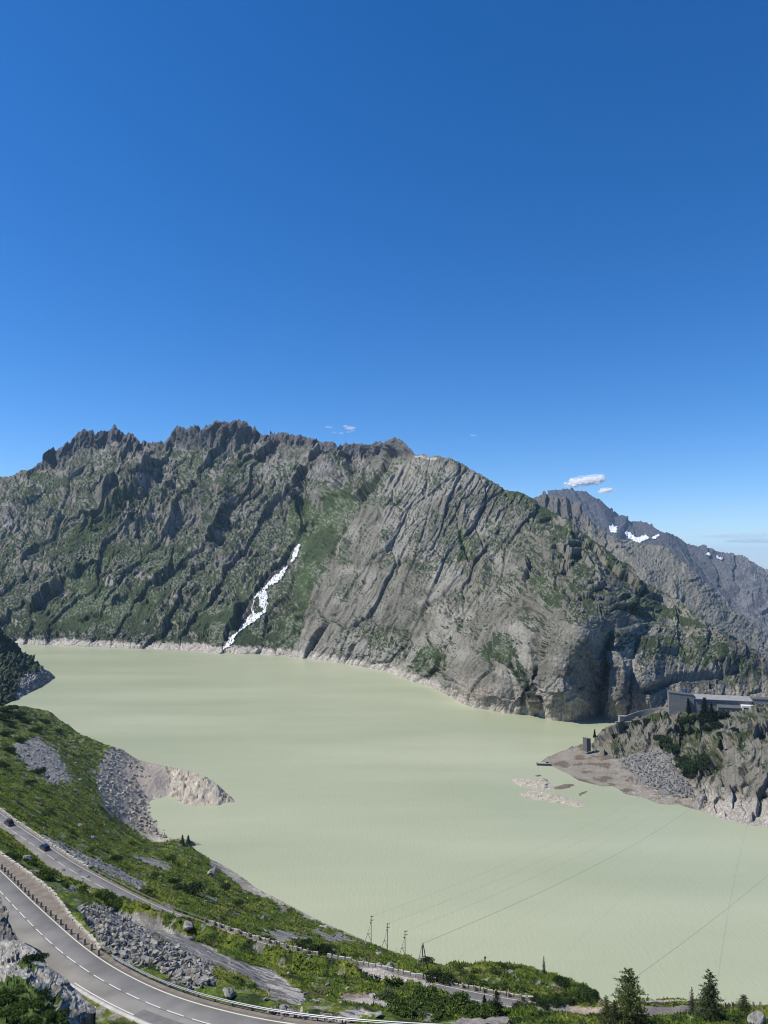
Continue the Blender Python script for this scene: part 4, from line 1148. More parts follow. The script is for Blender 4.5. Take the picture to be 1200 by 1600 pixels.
def build_hill():
    X = TU[None] * TV[:, None]; Y = np.broadcast_to(TV[:, None], X.shape).copy()
    Z = HILL_EV(*hs(X, Y)).astype(float)
    Z = road_level(X, Y, shape_crest(X, Y, Z), True)
    P = np.stack([X, Y, Z], -1)
    px, py = to_px(P)
    u, v = px.astype(f4), py.astype(f4)
    x, y = X.astype(f4), Y.astype(f4)
    n = fbm(x / 9, y / 9, 1001, 4)
    sc = (Y / 300).astype(f4)
    slab = np.zeros_like(u)
    for p in ([(203, 1428), (222, 1424), (236, 1432), (262, 1449), (300, 1466), (345, 1489), (390, 1508), (430, 1521), (447, 1531), (455, 1545), (480, 1562), (470, 1575), (435, 1568), (415, 1548), (385, 1527), (350, 1513), (310, 1494), (275, 1480), (240, 1462), (215, 1445)],
              [(535, 1547), (585, 1550), (602, 1566), (640, 1578), (600, 1578), (560, 1570), (530, 1563)],
              [(500, 1560), (535, 1565), (530, 1572), (485, 1560)],
              [(540, 1503), (620, 1521), (690, 1541), (722, 1550), (762, 1566), (770, 1578), (740, 1576), (700, 1552), (640, 1536), (590, 1531), (555, 1513)],
              [(405, 1456), (440, 1453), (490, 1466), (480, 1472), (440, 1470)], [(490, 1455), (540, 1465), (550, 1474), (510, 1472)], [(470, 1452), (500, 1455), (495, 1460)],
              [(322, 1334), (345, 1343), (388, 1369), (420, 1392), (410, 1397), (365, 1375), (330, 1352)], [(205, 1335), (235, 1340), (275, 1355), (265, 1360), (225, 1350)],
              [(920, 1552), (940, 1552), (972, 1562), (960, 1570), (930, 1563), (918, 1560)], [(245, 1410), (270, 1420), (255, 1425)], [(320, 1397), (345, 1408), (330, 1412)], [(430, 1414), (455, 1424), (440, 1428)],
              [(500, 1595), (560, 1580), (590, 1590), (540, 1596)], [(60, 1318), (80, 1330), (70, 1342)], [(95, 1375), (140, 1388), (150, 1400), (100, 1392)]):
        slab = np.maximum(slab, in_poly(u + n * 5, v + np.roll(n, 50, 1) * 4, p).astype(f4))
    scree = np.zeros_like(u)
    for p in ([(122, 1420), (150, 1412), (205, 1428), (215, 1445), (250, 1470), (300, 1490), (335, 1512), (335, 1545), (300, 1548), (262, 1525), (235, 1512), (190, 1507), (150, 1470)],
              [(148, 1215), (160, 1185), (185, 1165), (220, 1183), (262, 1195), (266, 1212), (290, 1222), (262, 1242), (236, 1250), (250, 1285), (280, 1316), (225, 1304), (165, 1270)],
              [(400, 1590), (440, 1578), (500, 1592), (560, 1598), (460, 1600)], [(70, 1305), (160, 1345), (230, 1380), (215, 1388), (130, 1350), (70, 1315)],
              [(15, 1165), (60, 1150), (95, 1185), (115, 1220), (80, 1225), (40, 1195)]):
        scree = np.maximum(scree, in_poly(u + n * 8, v + np.roll(n, 50, 1) * 6, p).astype(f4))
    pen = in_poly(u + n * 3, v, [(262, 1196), (285, 1196), (330, 1210), (385, 1248), (375, 1262), (262, 1262), (266, 1225)]).astype(f4)
    bleach = in_poly(u + n * 4, v + np.roll(n, 50, 1) * 3, [(336, 1347), (385, 1366), (420, 1390), (470, 1418), (545, 1453), (592, 1474), (584, 1481), (540, 1465), (462, 1427), (402, 1399), (372, 1384)]).astype(f4)
    shore = np.maximum(1 - sst(1.5, 4.0, Z + 1.0 * n), bleach)
    gravel = in_poly(u, v, [(880, 1569), (1320, 1571), (1320, 1590), (1040, 1592), (880, 1590)]).astype(f4) * (Y > 120) * (Y < 172.6)
    rough = np.clip(slab + shore + gravel, 0, 1)
    # relief
    hum = fbm(x / 5.5, y / 5.5, 1011, 4)
    big = fbm(x / 26, y / 26, 1013, 3)
    r1, _ = facet(x / 6 + n * .3, y / 6, 1021, 1.4); r2, _ = facet(x / 2.2, y / 2.2, 1023, 1.4)
    far = sst(300, 800, y)
    D = (1 - rough) * (hum * (.42 + .9 * far) + big * (.7 + 1.8 * far) + perlin(x / .9, y / .9, 1012) * .14) + slab * (fbm(x / 9, y / 9, 1014, 3) * .45 + r2 * .10)
    s1, _ = facet(x / (1.3 + 0 * sc) + n * .2, y / 1.3, 1031, 1.6); s2, _ = facet(x / 3.1, y / 3.1, 1033, 1.6)
    D = D * (1 - scree) + scree * (s1 * .3 + s2 * .35)
    D = D + pen * (r1 * 2.6 + r2 * .8)
    D = D * (1 - gravel)
    Z2 = Z + D
    Z2 = np.where(Z < -2, Z, Z2)
    Z2 = shape_crest(X, Y, Z2)
    Z2 = road_level(X, Y, Z2)
    P[..., 2] = Z2
    nrm = np.cross(np.gradient(P, axis=1), np.gradient(P, axis=0))
    nrm /= np.linalg.norm(nrm, axis=-1, keepdims=True)
    # colours
    nf = fbm(x / 1.5, y / 1.5, 1041, 3); nff = perlin(x / .5, y / .5, 1042)
    nz = fbm(x / 14, y / 14, 1043, 4)
    C = np.empty(u.shape + (3,), f4); C[:] = (.074, .108, .016)
    C = mixc(C, (.125, .148, .024), sst(-.1, .5, nz + .3 * nf))
    C = mixc(C, (.024, .040, .010), sst(.10, .5, fbm(x / 6, y / 6, 1044, 4) + .25 * nf))
    C = mixc(C, (.10, .085, .045), sst(.35, .7, fbm(x / 8, y / 8, 1046, 3)) * .7)
    C *= (1 + .35 * nf + .28 * nff)[..., None]
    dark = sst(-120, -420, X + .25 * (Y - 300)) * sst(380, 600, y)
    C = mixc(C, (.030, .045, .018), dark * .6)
    # outcrops showing through the turf
    outc = sst(.50, .58, fbm(x / 4, y / 6, 1047, 4) + .22 * nf - .03) * (1 - scree)
    rockc = np.empty_like(C); rockc[:] = (.19, .18, .155)
    rockc *= (1 + .3 * nf + .2 * nff + .25 * fbm(x / 3, y / 12, 1048, 2))[..., None]
    C = C * (1 - .85 * outc[..., None]) + .85 * rockc * outc[..., None]
    sl = np.empty_like(C); sl[:] = (.155, .15, .14)
    along = fbm((x * .75 - y * .66) / 12, (x * .66 + y * .75) / 1.1, 1051, 4)
    sl *= (1 + .5 * along + .15 * nf)[..., None]
    sl = mixc(sl, (.36, .33, .29), sst(.2, .6, along + .6 * sst(400, 470, u) * (v > 1515) + .55 * (u > 555) * (v > 1512)))
    sl = mixc(sl, (.19, .12, .10), in_poly(u + 4 * n, v, [(530, 1545), (575, 1548), (580, 1558), (530, 1562)]) * .7)
    C = C * (1 - slab[..., None]) + sl * slab[..., None]
    st = np.empty_like(C); st[:] = (.19, .188, .18); st *= (.5 + 1.0 * hsh(np.floor(x / 1.0 + nf), np.floor(y / 1.0), 1052))[..., None]
    st = mixc(st, (.32, .27, .22), (1 - sst(8, 16, Z + 3 * n)) * sst(420, 480, y) * .75)
    C = C * (1 - scree[..., None]) + st * scree[..., None]
    shc = np.empty_like(C); shc[:] = (.33, .30, .245); shc *= (1 + .45 * nf + .25 * nff + .3 * n)[..., None]
    sm = np.clip(np.maximum(shore * (1 - .4 * scree), pen), 0, 1)
    C = C * (1 - sm[..., None]) + shc * sm[..., None]
    gr = np.empty_like(C); gr[:] = (.155, .14, .125); gr *= (1 + .15 * nf + .1 * nff + .15 * n)[..., None]
    C = C * (1 - gravel[..., None]) + gr * gravel[..., None]
    path = in_poly(u + 2 * n, v + 2 * n, [(690, 1602), (720, 1592), (780, 1586), (800, 1588), (750, 1598), (735, 1604)]).astype(f4) * (Y < 110)
    C = C * (1 - path[..., None]) + gr * 1.5 * path[..., None]
    tan = in_poly(u, v + n, [(850, 1577), (880, 1572), (925, 1574), (975, 1574), (975, 1582), (850, 1584)]).astype(f4) * (Y > 110)
    C = C * (1 - tan[..., None]) + np.array([.30, .25, .19], f4) * (1 + .2 * nf)[..., None] * tan[..., None]
    C = np.clip(C, .01, .8)
    grass = (1 - np.clip(slab + scree + shore + gravel + pen + path + tan + outc, 0, 1))
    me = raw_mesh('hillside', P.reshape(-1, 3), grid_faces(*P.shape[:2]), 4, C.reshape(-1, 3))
    tag(link('hillside', me, M_hill), kind='structure')
    return P[..., 2], grass, scree, C


HZ, GRASSM, SCREEM, HILLC = build_hill()


def hill_z(x, y):
    x = np.asarray(x, float); y = np.asarray(y, float)
    a = np.clip((x / y - TU[0]) / (TU[1] - TU[0]), 0, len(TU) - 1.001)
    b = np.clip((np.log(y) - math.log(TV[0])) / (math.log(TV[-1] / TV[0])) * (len(TV) - 1), 0, len(TV) - 1.001)
    i, j = a.astype(int), b.astype(int); fa, fb = a - i, b - j
    return (HZ[j, i] * (1 - fa) + HZ[j, i + 1] * fa) * (1 - fb) + (HZ[j + 1, i] * (1 - fa) + HZ[j + 1, i + 1] * fa) * fb


YS = np.exp(np.linspace(math.log(50), math.log(1200), 4000))


def hit(px, py, ymin=50):
    """first hillside point under a photo pixel"""
    a, b = ray(px, py)
    ys = YS[YS > ymin]
    zz = CAM_Z + b * ys
    below = zz < hill_z(a * ys, ys)
    k = int(below.argmax()) if below.any() else int((CAM_Z + b * ys < 0).argmax())
    yv = ys[k]
    return Vector((a * yv, yv, float(hill_z(a * yv, yv))))

# ------------------------------------------------------------------ rock outcrops at the lower left
def build_outcrop(name, top, bot, ct, u0, u1, nu, nv, dark=None, back=((1.5, -1.5), (4, -9), (8, -25)), grass=()):
    U, V, Y, P = sheet_base(top, bot, ct, u0, u1, nu, nv, lambda u: perlin(u / 3, u * 0, 63) * 1.2 + perlin(u / 10, u * 0, 64) * 1.2, shore=False)
    N = -grid_normals(P)
    N = np.where(N[..., 1:2] > 0, -N, N)
    u, v = U.astype(f4), V.astype(f4); mpp = (Y / FPX).astype(f4)
    vt = interp_line(top, U[0])[None]; vb = interp_line(bot, U[0])[None]
    n = fbm(u / 22, v / 22, 1061, 4)
    a = u * .72 + v * .70 + n * 9; b = u * .70 - v * .72
    f1, e1 = facet(a / 55, b / 34, 1062, 1.3); f2, e2 = facet(a / 24, b / 13, 1063, 1.3); f3, _ = facet(u / 6, v / 5, 1064, 1.2)
    D = f1 * 4.2 + f2 * 1.0 + f3 * .3 + n * 2.0 - 4 * (1 - sst(0, .07, e1)) - 2.0 * (1 - sst(0, .09, e2)) + perlin(u / 2, v / 2, 1065) * .35
    D = D * (1 - .8 * (1 - sst(0, 12, v - vt))) * (.4 + .6 * sst(0, 10, vb - v))
    P2 = P + N * (D * mpp)[..., None]
    nf = fbm(u / 5, v / 5, 1066, 4); nff = perlin(u / 1.3, v / 1.3, 1067)
    C = np.empty(U.shape + (3,), f4); C[:] = (.25, .24, .215)
    C *= (1 + .35 * nf + .2 * nff + .3 * n + .25 * fbm(a / 4, b / 26, 1068, 3))[..., None]
    C = mixc(C, (.10, .10, .095), sst(.15, .5, fbm(a / 5, b / 22, 1069, 3)) * .7)
    C = mixc(C, (.34, .345, .25), sst(.35, .6, fbm(u / 14, v / 12, 1070, 3)) * .5)
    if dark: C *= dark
    G = np.zeros_like(u)
    for p in grass:
        G = np.maximum(G, in_poly(u + 6 * n, v + 6 * np.roll(n, 9, 0), p).astype(f4))
    gc = np.empty_like(C); gc[:] = (.05, .078, .018); gc *= (1 + .5 * nf + .5 * nff)[..., None]
    C = C * (1 - G[..., None]) + gc * G[..., None]
    rows = [P2]; cols = [C]
    d = P2[-1, :, :2] / np.linalg.norm(P2[-1, :, :2], axis=1, keepdims=True)
    for dist, dz in back:
        q = P2[-1].copy(); q[:, :2] += d * dist; q[:, 2] += dz; rows.append(q[None]); cols.append(C[-1:])
    for dist, dz in ((2.2, -.6), (5, -8)):
        q = P2[0].copy(); q[:, :2] += d * dist; q[:, 2] += dz; rows.insert(0, q[None]); cols.insert(0, C[:1])
    P3 = np.concatenate(rows); C3 = np.concatenate(cols)
    me = raw_mesh(name, P3.reshape(-1, 3), grid_faces(*P3.shape[:2]), 4, np.clip(C3, .01, .8).reshape(-1, 3))
    tag(link(name, me, M_rock), kind='structure')
    return P2, G


OUT, OUTG = build_outcrop('rock_outcrop', [(-120, 1450), (-30, 1470), (0, 1472), (10, 1470), (20, 1468.5), (30, 1469), (40, 1474), (50, 1480), (60, 1487), (68, 1495), (73, 1505), (80, 1513), (95, 1523), (105, 1532), (115, 1543), (125, 1552), (138, 1565), (147, 1573), (150, 1574)],
              [(-120, 1720), (60, 1720), (96, 1640), (110, 1610), (124, 1600), (134, 1590), (147, 1583), (150, 1581)],
              [(0, 1472, 88), (-120, 1450, 90), (40, 1474, 87), (70, 1498, 85), (100, 1528, 82.5), (125, 1552, 81), (148, 1574, 79), (148, 1582, 78.3), (0, 1540, 76), (60, 1540, 77), (100, 1580, 74), (0, 1600, 66), (60, 1600, 67), (110, 1605, 71), (0, 1700, 54), (-120, 1600, 62), (-120, 1720, 50), (60, 1700, 57)], -120, 150, 420, 300,
              grass=[[(-10, 1535), (30, 1535), (62, 1545), (70, 1560), (85, 1575), (100, 1590), (112, 1610), (100, 1650), (-120, 1660), (-120, 1535)], [(25, 1500), (50, 1503), (62, 1512), (55, 1516), (30, 1510)], [(18, 1525), (44, 1535), (40, 1545), (22, 1538)], [(70, 1545), (95, 1560), (90, 1566), (75, 1555)]])
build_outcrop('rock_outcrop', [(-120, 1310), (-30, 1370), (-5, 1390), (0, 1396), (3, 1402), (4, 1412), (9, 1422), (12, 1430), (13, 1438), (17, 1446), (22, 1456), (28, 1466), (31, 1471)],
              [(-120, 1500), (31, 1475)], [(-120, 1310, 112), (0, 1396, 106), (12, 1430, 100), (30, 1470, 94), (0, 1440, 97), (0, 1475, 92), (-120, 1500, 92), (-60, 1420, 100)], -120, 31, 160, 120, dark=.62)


def sheet_at(P, px, py):
    q = to_px(P)
    return Vector(P.reshape(-1, 3)[((q[0] - px) ** 2 + (q[1] - py) ** 2).ravel().argmin()])


# ------------------------------------------------------------------ roads
def strip(name, L, offs, mat, kind='structure'):
    """ribbon along L; offs = list of (sideways array, height)"""
    n = len(L[0])
    V = np.stack([L[0] + L[1] * np.broadcast_to(np.asarray(o, float), (n,))[:, None] + np.array([0, 0, z]) for o, z in offs], 1)
    me = raw_mesh(name, V.reshape(-1, 3), grid_faces(n, len(offs))[:, ::-1], 4, None)
    return tag(link(name, me, mat), kind=kind)


h1 = HALF1[:, 0]
strip('road', (E1, S1), [(-1.25, -.5), (-1.2, 0), (h1, .03), (2 * h1 + .5, 0), (2 * h1 + .6, -.5)], M_asph)
strip('road', (E2, S2), [(-.95, -.5), (-.9, 0), (3.2, .03), (6.9, 0), (7.0, -.5)], M_asph)
strip('edge_line', (E1, S1), [(-.085, .014), (.085, .014)], M_paint_y)
strip('edge_line', (E2, S2), [(-.085, .014), (.085, .014)], M_paint)
strip('tar_seam', (E1, S1), [(h1 - .03 + .12, .036), (h1 + .03 + .12, .036)], M_tar)
lm = (E1[:, 0] > -37)
strip('edge_line', (E1[lm], S1[lm]), [(2 * h1[lm] - .3, .02), (2 * h1[lm] - .14, .02)], M_paint)
strip('kerb', (E1[lm], S1[lm]), [(2 * h1[lm] + .02, -.1), (2 * h1[lm] + .03, .12), (2 * h1[lm] + .5, .12), (2 * h1[lm] + .52, -.3)], M_conc)


def dashes(E, Sd, half, on, off, start, mat, dz):
    s = np.concatenate([[0], np.cumsum(np.linalg.norm(np.diff(E, axis=0), axis=1))])
    half = np.broadcast_to(np.asarray(half, float), (len(E),))
    Cn = E + Sd * half[:, None]
    bm = bmesh.new()
    t = start
    while t < s[-1] - on:
        k = np.linspace(t, t + on, 4)
        c = np.stack([np.interp(k, s, Cn[:, i]) for i in range(3)], -1)
        w = np.stack([np.interp(k, s, Sd[:, i]) for i in range(3)], -1)
        vs = [[bm.verts.new(tuple(c[i] + w[i] * q + np.array([0, 0, dz]))) for q in (-.08, .08)] for i in range(4)]
        for i in range(3):
            bm.faces.new((vs[i][0], vs[i + 1][0], vs[i + 1][1], vs[i][1]))
        t += on + off
    return tag(bm_obj('centre_line', bm, mat), kind='structure')


strip('gravel_verge', (E1, S1), [(-1.22, .012), (-.42, .016)], M_gravel)
strip('gravel_verge', (E2, S2), [(-.88, .010), (-.32, .014)], M_gravel)
M_patch = mat_plain('asphalt_patch', (.135, .132, .125), .92, var=.2, scale=.8, bump=.3, bscale=25)
sl_ = slice(100, 116)
strip('asphalt_patch', (E1[sl_], S1[sl_]), [(3.7, .045), (5.3, .045)], M_patch)
dashes(E1, S1, h1, 3.1, 1.35, .6, M_paint, .056)
dashes(E2, S2, 3.0, 4.6, 2.0, 1.0, M_paint, .046)

# gravel lay-by between the guard stones and the pale wall
bm = bmesh.new()
vs = [bm.verts.new((p[0], p[1], E1[((E1[:, :2] - p) ** 2).sum(1).argmin(), 2] + .004 - .03)) for p in LAYPOLY[::2]]
f = bm.faces.new(vs)
bmesh.ops.triangulate(bm, faces=[f])
tag(bm_obj('lay_by', bm, M_gravel), kind='structure')


def stone_row(L, h, w, step, mat, seed, name, label, cat='wall', z0=-.4):
    rnd = random.Random(seed)
    bm = bmesh.new()
    s = np.concatenate([[0], np.cumsum(np.linalg.norm(np.diff(L, axis=0), axis=1))])
    t = 0
    while t < s[-1] - step:
        ln = step * rnd.uniform(.8, 1.3)
        a = np.array([np.interp(t, s, L[:, i]) for i in range(3)]); b = np.array([np.interp(t + ln, s, L[:, i]) for i in range(3)])
        d = b - a
        rot = Matrix.Rotation(math.atan2(d[1], d[0]) + rnd.uniform(-.06, .06), 3, 'Z')
        hh = h * rnd.uniform(.75, 1.2)
        m = (a + b) / 2
        vv = add_box(bm, (m[0], m[1], m[2] + (hh + z0) / 2), (np.linalg.norm(d) * rnd.uniform(.86, .97), w * rnd.uniform(.8, 1.1), hh - z0), rot, rnd.uniform(.82, .97))
        for q in vv: q.co += Vector((rnd.uniform(-.04, .04), rnd.uniform(-.04, .04), rnd.uniform(-.05, .05)))
        t += ln
    o = bm_obj(name, bm, mat)
    return tag(o, label, cat)


stone_row(LW[:-2], .42, .5, .8, M_wallst, 3, 'stone_wall', 'low wall of pale rough blocks curving round the gravel lay-by')
i2 = int(np.abs(to_px(E2)[0] - 135).argmin()); i3 = int(np.abs(to_px(E2)[0] - 318).argmin()); i4 = int(np.abs(to_px(E2)[0] - 505).argmin()); i5 = int(np.abs(to_px(E2)[0] - 690).argmin()); i6 = int(np.abs(to_px(E2)[0] - 850).argmin())
stone_row((E2 - S2 * 1.25)[: i2], .5, .55, 1.6, M_conc, 5, 'kerb_wall', 'low grey concrete kerb wall along the lake side of the upper road behind the two cars')
stone_row((E2 - S2 * 1.25)[i3:i4], .55, .5, 1.3, M_wallst, 6, 'stone_wall', 'pale parapet wall with guard posts on the middle stretch of the upper road')
stone_row((E2 - S2 * 1.25)[i4:i5], .8, .5, 1.5, M_conc, 7, 'kerb_wall', 'plain grey wall top running above the big bare rock slab')
stone_row((E2 - S2 * 1.25)[i5:i6], .55, .5, 1.3, M_wallst, 8, 'stone_wall', 'pale parapet wall where the upper road passes the grassy mound')


# guard stones --------------------------------------------------------------
def guard_stone(w, h, seed):
    rnd = random.Random(seed)
    bm = bmesh.new()
    vv = add_box(bm, (0, 0, h / 2 - .1), (w, w * .85, h + .2), None, .88)
    bmesh.ops.bevel(bm, geom=bm.edges[:], offset=w * .1, segments=1, affect='EDGES')
    for q in bm.verts: q.co += Vector((rnd.uniform(-.015, .015), rnd.uniform(-.015, .015), rnd.uniform(-.015, .015)))
    me = bpy.data.meshes.new('guard_stone'); bm.to_mesh(me); bm.free(); me.shade_flat(); me.materials.append(M_gran)
    return me


GS = [guard_stone(.36, .8, k) for k in range(4)]
posts1 = [(8, 290), (22, 303), (37, 317), (52, 332), (67, 348), (83, 365), (98, 381), (116, 398), (133, 414), (152, 433), (171, 451), (192, 470), (213, 489), (236, 509), (260, 530), (284, 552), (308, 574), (333, 597), (364, 619), (396, 645), (428, 670), (462, 697)]
for k, (a, b) in enumerate(posts1):
    px, py = a / 3, b / 3 + 1260
    e = np.abs(to_px(E1)[0] - px).argmin()
    q = at_h(px, py, CAM_Z - E1[e, 2])
    o = bpy.data.objects.new('guard_stone', GS[k % 4]); COL.objects.link(o)
    o.location = (q[0], q[1], E1[e, 2]); o.rotation_euler.z = math.atan2(S1[e, 1], S1[e, 0]) + random.uniform(-.08, .08)
    if k == len(posts1) - 1: tag(o, 'last granite guard stone of the row, beside the start of the steel guardrail', 'guard stone', 'guard stones between the lower road and the lay-by')
    else: tag(o, 'square granite guard stone in the row between lower road and gravel lay-by', 'guard stone', 'guard stones between the lower road and the lay-by')
posts2 = [(320, 1443), (334, 1447), (347, 1451), (360, 1456), (373, 1460), (389, 1465), (403, 1470), (418, 1474), (433, 1479), (448, 1483), (463, 1487), (480, 1491)]
posts3 = [(721, 1543), (739, 1547), (757.6, 1551.5), (777, 1556), (795.5, 1559.5), (814, 1562)]
GP = [guard_stone(.5, 1.1, 10 + k) for k in range(3)]
for pl, lb, gr in ((posts2, 'short stone post on the pale parapet of the upper road', 'posts on the middle parapet of the upper road'), (posts3, 'short dark post before the pale parapet beside the grassy mound', 'posts on the parapet beside the mound')):
    for k, (px, py) in enumerate(pl):
        e = np.abs(to_px(E2 - S2 * .8)[0] - px).argmin()
        p = E2[e] - S2[e] * .75
        o = bpy.data.objects.new('guard_stone', GP[k % 3]); COL.objects.link(o)
        o.location = p; o.rotation_euler.z = math.atan2(S2[e, 1], S2[e, 0])
        tag(o, lb, 'guard stone', gr)


# guardrails ----------------------------------------------------------------
def guardrail(E, Sd, off, i0, i1, label, every, h=.75, mat=None):
    Lr = E + Sd * off
    o0 = Lr[i0]
    root = empty('guardrail', o0)
    tag(root, label, 'guardrail')
    prof = [(0, .0), (.05, .05), (0, .10), (0, .16), (.05, .21), (0, .26), (-.02, .26), (-.02, 0)]
    n = i1 - i0
    V = np.stack([Lr[i0:i1] + Sd[i0:i1] * a + np.array([0, 0, h - .28 + b]) for a, b in prof + prof[:1]], 1) - o0
    me = raw_mesh('rail', V.reshape(-1, 3), grid_faces(n, len(prof) + 1), 4, None, smooth=False)
    link('rail', me, mat or M_steel, root)
    bm = bmesh.new(); add_box(bm, (0, 0, h / 2 - .15), (.1, .12, h + .1))
    add_box(bm, (.10, 0, h - .16), (.16, .10, .12))
    pm = bpy.data.meshes.new('post'); bm.to_mesh(pm); bm.free(); pm.shade_flat(); pm.materials.append(M_dsteel)
    for i in range(i0, i1, every):
        o = bpy.data.objects.new('post', pm); COL.objects.link(o); o.parent = root
        o.location = Lr[i] - Sd[i] * .22 - o0; o.rotation_euler.z = math.atan2(Sd[i, 1], Sd[i, 0])


g0 = int(np.abs(to_px(E1)[0] - 168).argmin()); g1 = int(np.abs(to_px(E1)[0] - 700).argmin())
guardrail(E1, S1, -.85, g0, g1, 'silver steel guardrail curving along the lake side of the lower road', 3)
guardrail(E2, S2, -1.2, i2 + 1, i3 + 2, 'dark grey guardrail on the upper road just past the two cars', 4, mat=M_dsteel)
g2 = int(np.abs(to_px(E2)[0] - 2).argmin())


# ------------------------------------------------------------------ cars
def loft(bm, secs):
    """sections = list of rings of equal length"""
    rr = [[bm.verts.new(p) for p in s] for s in secs]
    n = len(rr[0])
    for a, b in zip(rr, rr[1:]):
        for k in range(n):
            bm.faces.new((a[k], a[(k + 1) % n], b[(k + 1) % n], b[k]))
    bm.faces.new(rr[0][::-1]); bm.faces.new(rr[-1])


def mat_gloss(name, col, rough=.25):
    m, nt, p = mat_new(name)
    p.inputs['Base Color'].default_value = col + (1,)
    p.inputs['Roughness'].default_value = rough
    p.inputs['Coat Weight'].default_value = .5
    return m


M_glass = mat_gloss('window_glass', (.012, .014, .016), .08)
M_tyre = mat_plain('tyre', (.02, .02, .02), .9)
M_lampr = mat_gloss('tail_lamp', (.35, .02, .02))


def make_car(loc, rz, tilt, paint, label, suv, rails):
    L, Wd, Hh = (4.5, 1.86, 1.68) if suv else (4.3, 1.8, 1.5)
    root = empty('car', loc, rz)
    root.rotation_euler = (0, tilt, rz)
    tag(root, label, 'car')
    def ring(x, z0, z1, w0, w1, bul=.06):
        return [(x, -w0, z0), (x, w0, z0), (x, w0 + bul * .3, (z0 + z1) / 2), (x, w1, z1), (x, -w1, z1), (x, -w0 - bul * .3, (z0 + z1) / 2)]
    hw = Wd / 2
    bm = bmesh.new()
    b = .95 if suv else .88                          # belt height
    loft(bm, [ring(-L / 2, .38, b - .12, hw * .86, hw * .84), ring(-L / 2 + .15, .3, b, hw * .96, hw * .93), ring(-L / 2 + 1.0, .26, b, hw, hw * .95), ring(.2, .26, b - .01, hw, hw * .95), ring(L / 2 - 1.35, .26, b - .02, hw, hw * .93),
               ring(L / 2 - .5, .28, b - .13, hw * .97, hw * .86), ring(L / 2 - .12, .34, b - .26, hw * .9, hw * .78), ring(L / 2, .42, b - .36, hw * .82, hw * .72)])
    body = bm_obj('body', bm, paint, root, smooth=False)
    bm = bmesh.new()
    loft(bm, [ring(-L / 2 + .12, b - .02, b + .02, hw * .88, hw * .86, 0), ring(-L / 2 + .5, b - .02, Hh - .1, hw * .9, hw * .70, 0), ring(-.2, b - .02, Hh, hw * .93, hw * .72, 0), ring(.45, b - .02, Hh - .06, hw * .92, hw * .70, 0), ring(L / 2 - 1.25, b - .04, b, hw * .9, hw * .86, 0)])
    bm_obj('window_band', bm, M_glass, root)
    bm = bmesh.new()
    loft(bm, [ring(-L / 2 + .36, Hh - .15, Hh - .07, hw * .72, hw * .68, 0), ring(-.2, Hh - .07, Hh + .03, hw * .74, hw * .68, 0), ring(.5, Hh - .12, Hh - .03, hw * .73, hw * .66, 0)])
    bm_obj('roof', bm, paint, root)
    bm = bmesh.new()
    add_tube(bm, [(0, -.11, 0), (0, .11, 0)], .34, 14)
    wm = bpy.data.meshes.new('wheel'); bm.to_mesh(wm); bm.free(); wm.shade_flat(); wm.materials.append(M_tyre)
    bm = bmesh.new(); add_tube(bm, [(0, -.125, 0), (0, .125, 0)], .2, 10)
    rm = bpy.data.meshes.new('rim'); bm.to_mesh(rm); bm.free(); rm.materials.append(M_steel)
    for x in (-L / 2 + .85, L / 2 - .85):
        for y in (-hw + .1, hw - .1):
            o = bpy.data.objects.new('wheel', wm); COL.objects.link(o); o.parent = root; o.location = (x, y, .34)
            r_ = bpy.data.objects.new('rim', rm); COL.objects.link(r_); r_.parent = o
    for y in (-hw * .72, hw * .72):
        bm = bmesh.new(); add_box(bm, (-L / 2 + .03, y, b - .2), (.12, .3, .16))
        bm_obj('tail_lamp', bm, M_lampr, root)
    bm = bmesh.new(); add_box(bm, (-L / 2 - .01, 0, .5), (.1, Wd * .82, .2))
    bm_obj('bumper', bm, M_dsteel, root)
    bm = bmesh.new(); add_box(bm, (-L / 2 - .015, 0, b - .32), (.04, .52, .11))
    bm_obj('number_plate', bm, M_paint, root)
    for y in (-1, 1):
        bm = bmesh.new(); add_box(bm, (L / 2 - 1.45, y * (hw + .07), b + .03), (.12, .2, .13))
        bm_obj('mirror', bm, paint, root)
    if rails:
        bm = bmesh.new(); add_box(bm, (-.5, 0, Hh + .2), (1.9, 1.15, .3), None, .9)
        bm_obj('roof_box', bm, M_dsteel, root)
    return root


def on_road2(px, lane):
    c = E2 + S2 * lane
    k = int(np.abs(to_px(c)[0] - px).argmin())
    d = c[k - 3] - c[k + 3]
    return c[k] + np.array([0, 0, .02]), math.atan2(d[1], d[0]), -math.asin(d[2] / np.linalg.norm(d))


p_, r_, t_ = on_road2(13, 1.6)
make_car(p_, r_, t_, mat_gloss('black_paint', (.02, .021, .024)), 'black off road car with a roof box driving ahead near the left edge', True, True)
p_, r_, t_ = on_road2(70, 1.7)
make_car(p_, r_, t_, mat_gloss('navy_paint', (.012, .018, .045)), 'dark blue hatchback following the other car on the upper road', False, False)

